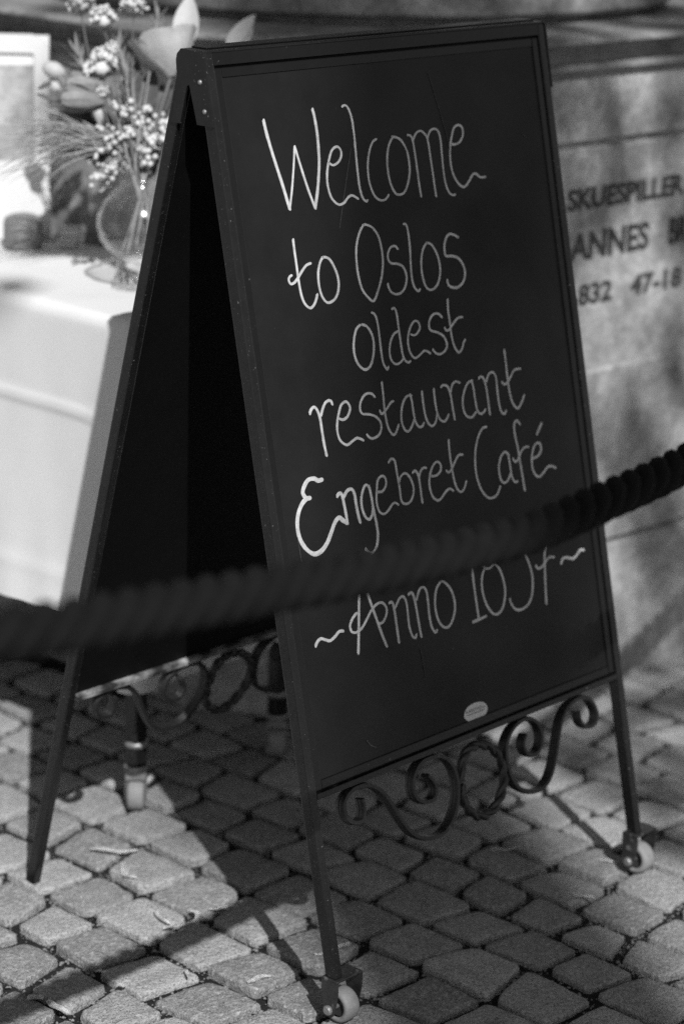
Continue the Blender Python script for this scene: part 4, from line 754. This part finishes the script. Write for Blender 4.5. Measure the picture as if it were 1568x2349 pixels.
# ------------------------------------------------------------------ things standing on the cloth behind the vase
e1_ = Vector((-0.70, 0.714, 0)); nn_ = Vector((-0.714, -0.70, 0)); P0 = Vector((0.566, 0.930, T0))
pf = lambda x, y, z: P0 + e1_ * x - nn_ * y + Vector((0, 0, z)) - nn_ * 0.06 * z
pic = empty('picture_stand', P0, 'white framed picture card standing on cloth at the left edge', 'picture')
FW, FH, B_ = 0.27, 0.335, 0.024
bm = BM(); box(bm, (0, 0.008, 0.0), (FW, 0.014, FH - 0.002), 0.0, 1, pf); bmesh.ops.recalc_face_normals(bm, faces=bm.faces); obj('backing', bm, m_white, pic)
def rrect(a, b, c, d, r): 
    out = []
    for cx, cy, a0 in ((c - r, d - r, 0), (a + r, d - r, 90), (a + r, b + r, 180), (c - r, b + r, 270)):
        for k in range(6): an = math.radians(a0 + 18 * k); out.append((cx + r * math.cos(an), cy + r * math.sin(an)))
    return out
bm = BM(); oo, ii = rrect(0, 0, FW, FH, 0.03), rrect(B_, 0.13, FW - B_, FH - 0.030, 0.004)
for y in (0.0, 0.0078):
    a = [bm.verts.new(pf(x, y, z)) for x, z in oo]; b = [bm.verts.new(pf(x, y, z)) for x, z in ii]
    for k in range(24): bm.faces.new((a[k], a[(k + 1) % 24], b[(k + 1) % 24], b[k]))
    if y == 0.0: fa, fb = a, b
for k in range(24): bm.faces.new((fa[k], fa[(k + 1) % 24], a[(k + 1) % 24], a[k])); bm.faces.new((fb[k], fb[(k + 1) % 24], b[(k + 1) % 24], b[k]))
bmesh.ops.recalc_face_normals(bm, faces=bm.faces); obj('frame', bm, m_white, pic)
bm = BM(); box(bm, (B_ + 0.0005, 0.0050, 0.1305), (FW - B_ - 0.0005, 0.0066, 0.285), 0, 1, pf); bmesh.ops.recalc_face_normals(bm, faces=bm.faces); obj('print', bm, m_print, pic)
bm = BM(); hexa(bm, [pf(*q) for q in ((B_ - .004, .0068, .126), (FW - B_ + .004, .0068, .126), (FW - B_ + .004, .0079, .126), (B_ - .004, .0079, .126), (B_ - .004, .0068, FH - .026), (FW - B_ + .004, .0068, FH - .026), (FW - B_ + .004, .0079, FH - .026), (B_ - .004, .0079, FH - .026))]); bmesh.ops.recalc_face_normals(bm, faces=bm.faces); obj('mat_card', bm, m_cloth, pic)
bm = BM(); box(bm, (FW * .4, 0.0145, 0.0), (FW * .6, 0.07, 0.006), 0, 1, pf); bmesh.ops.recalc_face_normals(bm, faces=bm.faces); obj('foot', bm, m_white, pic)
jc = Vector((0.497, 0.915, T0)); bm = BM()
lathe(bm, [(0.0, 0.0005), (0.031, 0.0005), (0.032, 0.004), (0.032, 0.040), (0.029, 0.049), (0.020, 0.0535), (0.0, 0.054)], jc, 32); bmesh.ops.recalc_face_normals(bm, faces=bm.faces)
o = obj('squat_jar', bm, m_jar, None, smooth=True, at=jc); tag(o, 'squat grey jar with rounded shoulders before the white picture card', 'jar')
nc = Vector((0.566, 0.885, T0)); bm = BM(); Rz = Matrix.Rotation(0.75, 3, 'Z')
for k in range(3):
    def nf_(x, y, z, k=k): v = Rz @ Vector((x + 0.002 * k, y - 0.003 * k, 0)); return (nc.x + v.x, nc.y + v.y, nc.z + z + (0.006 * (x + 0.03) / 0.06 if k == 2 else 0))
    box(bm, (-0.026, -0.016, 0.0005 + 0.0085 * k), (0.026 - 0.004 * k, 0.016, 0.008 + 0.0085 * k), 0.0025, 2, nf_)
bmesh.ops.recalc_face_normals(bm, faces=bm.faces)
o = obj('folded_napkin', bm, m_white, None, smooth=False, at=nc); tag(o, 'small white folded napkin beside the grey jar', 'napkin')

# ------------------------------------------------------------------ dry leaves and seed wings on the stones
LEAVES = [([(.1286, .3395), (.1393, .3191), (.1544, .2978), (.1729, .2842)], .012, 'long pale leaf on the sunlit stone beside the wheeled table leg'),
 ([(.1314, .2705), (.1091, .2433), (.1054, .2269), (.1113, .2187)], .012, 'curved pale leaf below the long leaf, right of the rear leg'),
 ([(.0574, .1222), (.046, .0959), (.0464, .077)], .008, 'thin leaf stalk lying in the blurred band of rope shadow'),
 ([(.0288, .0757), (.0385, .0721), (.0508, .0764)], .009, 'small leaf at the foot of the thin stalk'),
 ([(.0912, .0894), (.0924, .0732), (.0715, .06), (.0417, .0668)], .009, 'hooked leaf lying across the joint at the rope shadow'),
 ([(.1122, .0728), (.1351, .0633), (.1524, .0549)], .006, 'straight thin twig left of the shadow of the board leg'),
 ([(-.0476, .0554), (-.037, .0549), (-.0306, .0508)], .007, 'curled small leaf in the joint above the central front stone'),
 ([(-.0326, -.0328), (-.0378, -.0427), (-.0457, -.052)], .006, 'short white petal standing at a stone corner'),
 ([(.0001, -.1169), (.0201, -.1163), (.0368, -.1224)], .011, 'pale leaf left of the front caster'),
 ([(-.1264, -.0019), (-.122, -.0062), (-.1179, -.0115)], .011, 'round grey flake in the joint near the front edge'),
 ([(-.2318, .0506), (-.2216, .0472), (-.2182, .0373)], .016, 'broad dry leaf at the lower left corner'),
 ([(-.2173, .0299), (-.2198, .0065), (-.2192, -.0165)], .012, 'ragged brown leaf next to the broad one in the lower left'),
 ([(-.1197, .0476), (-.1158, .0417), (-.1115, .0361)], .008, 'grey flake in a joint of the lower left stones'),
 ([(.548, -.0745), (.5666, -.0883), (.5882, -.1007)], .007, 'thin straw below the iron ring of the board'),
 ([(.516, -.2498), (.5216, -.265), (.5322, -.2802)], .007, 'small leaf on the shaded stones right of centre'),
 ([(.6386, -.2071), (.6437, -.2193), (.6511, -.2296)], .009, 'small leaf left of the far caster'),
 ([(.1596, -.1305), (.1701, -.1316), (.18, -.1321)], .011, 'pointed leaf right of the lower front leg'),
 ([(.1216, -.1211), (.1235, -.1264), (.1316, -.1303)], .006, 'narrow leaf just behind the lower front leg')]
for i, (pts, wd, lab) in enumerate(LEAVES):
    R = random.Random(200 + i); P = crom([Vector((a, b, 0.0024)) for a, b in pts], 5); n = len(P); bm = BM(); rows = []
    for k, p in enumerate(P):
        t = k / (n - 1); a = P[max(0, k - 1)]; b = P[min(n - 1, k + 1)]; tg = (b - a).normalized(); nr = Vector((-tg.y, tg.x, 0)); hw = wd * 0.5 * (0.12 + 0.88 * math.sin(math.pi * min(0.98, 0.08 + t * 0.9)) ** 0.7)
        lift = 0.0022 * abs(math.sin(t * 5 + i)) 
        rows.append([bm.verts.new(p + nr * s * hw + Vector((0, 0, lift + 0.0016 * abs(s) + 0.001 * noise.noise(Vector((k, s, i)))))) for s in (-1, 0, 1)])
    for A, Bq in zip(rows, rows[1:]):
        for k in range(2): bm.faces.new((A[k], A[k + 1], Bq[k + 1], Bq[k]))
    ex = bmesh.ops.solidify(bm, geom=bm.faces[:], thickness=0.0005)
    bmesh.ops.recalc_face_normals(bm, faces=bm.faces)
    o = obj('dry_leaf', bm, m_dry, None, smooth=False, at=P[n // 2]); tag(o, lab, 'leaf', 'dry leaves scattered on the cobblestones')

# ------------------------------------------------------------------ the tall tree behind the viewer that throws the broad soft shade on board and stones
qa, qb = Vector((0.53, 0.848, 0)), Vector((0.848, -0.53, 0))
TS = 12.0; tb = qb * 0.40 - qa * TS
tree = empty('shade_tree', tb, 'tall slender tree standing behind the viewer, shading the board', 'tree')
bm = BM(); R = random.Random(8)
tube(bm, [tb + Vector((0, 0, -0.1)), tb + Vector((0.02, 0, 2)), tb + Vector((-0.01, 0.01, 5)), tb + Vector((0.0, 0, 8)), tb + Vector((0.0, 0.0, 10.6)), tb + Vector((0.0, 0.0, 12.2)), tb + Vector((0.0, 0.1, 20.5))], lambda t: 0.33 - 0.10 * min(1, t / 0.6) - 0.12 * max(0, t - 0.75) * 3, 16)
limbs = []
for k in range(9):
    z = 17.2 + k * 0.3; a = R.uniform(0, 6.28); d = Vector((math.cos(a), math.sin(a), 0.7)); limbs.append((tb + Vector((0, 0, z)), d * R.uniform(1.4, 2.6)))
for (p, d) in limbs: tube(bm, [p, p + d * 0.5 + Vector((0, 0, -.1)), p + d], lambda t: 0.07 * (1.1 - t), 7)
obj('trunk', bm, m_bark, tree, smooth=True)
bm = BM()
def leafclump(c, rad, nl, size=0.09):
    for _ in range(nl):
        p = c + Vector((R.gauss(0, 1), R.gauss(0, 1), R.gauss(0, .8))) * rad * 0.5
        a = Vector((R.gauss(0, 1), R.gauss(0, 1), R.gauss(0, 1))).normalized() * size; b = a.orthogonal().normalized() * size * 0.6
        bm.faces.new([bm.verts.new(p + q) for q in (-a, b, a, -b)])
for (p, d) in limbs:
    for t in (0.55, 0.8, 1.0): leafclump(p + d * t + Vector((0, 0, .5)), 1.1, 130)
for (n_, s_, rad, nl) in FAR_CLUMPS: leafclump(qb * n_ - qa * TS + Vector((0, 0, (s_ + TS) / 1.1321)), rad, nl, 0.05)
obj('crown', bm, m_crown, tree)
# an added, unseen nearer tree whose low boughs dapple the plinth and the stones in front of it
tb2 = qb * 2.3 - qa * 5.6; tree2 = empty('shade_tree', tb2, 'smaller unseen tree added behind the viewer to dapple the plinth', 'tree')
bm = BM(); tube(bm, [tb2 + Vector((0, 0, -0.1)), tb2 + Vector((0.05, 0, 2)), tb2 + Vector((0.0, 0.05, 4.5)), tb2 + Vector((0.1, 0, 7.5))], lambda t: 0.16 - 0.1 * t, 12)
for (n_, z) in ((0.95, 5.6), (1.1, 6.1), (0.85, 6.8)):
    e_ = qb * n_ - qa * 5.4 + Vector((0, 0, z)); s_ = tb2 + Vector((0.03, 0.03, z - 1.0)); tube(bm, [s_, s_.lerp(e_, 0.5) + Vector((0, 0, .3)), e_], lambda t: 0.05 * (1.1 - t), 6)
obj('trunk', bm, m_bark, tree2, smooth=True)
bm = BM()
for (n_, s_, rad, nl) in NEAR_CLUMPS: leafclump(qb * n_ - qa * 5.5 + Vector((0, 0, (s_ + 5.5) / 1.1321)), rad, nl, 0.05)
for k in range(40): leafclump(tb2 + Vector((R.gauss(0, .7), R.gauss(0, .7), R.uniform(6.5, 8.5))), 0.9, 60)
obj('crown', bm, m_crown, tree2)
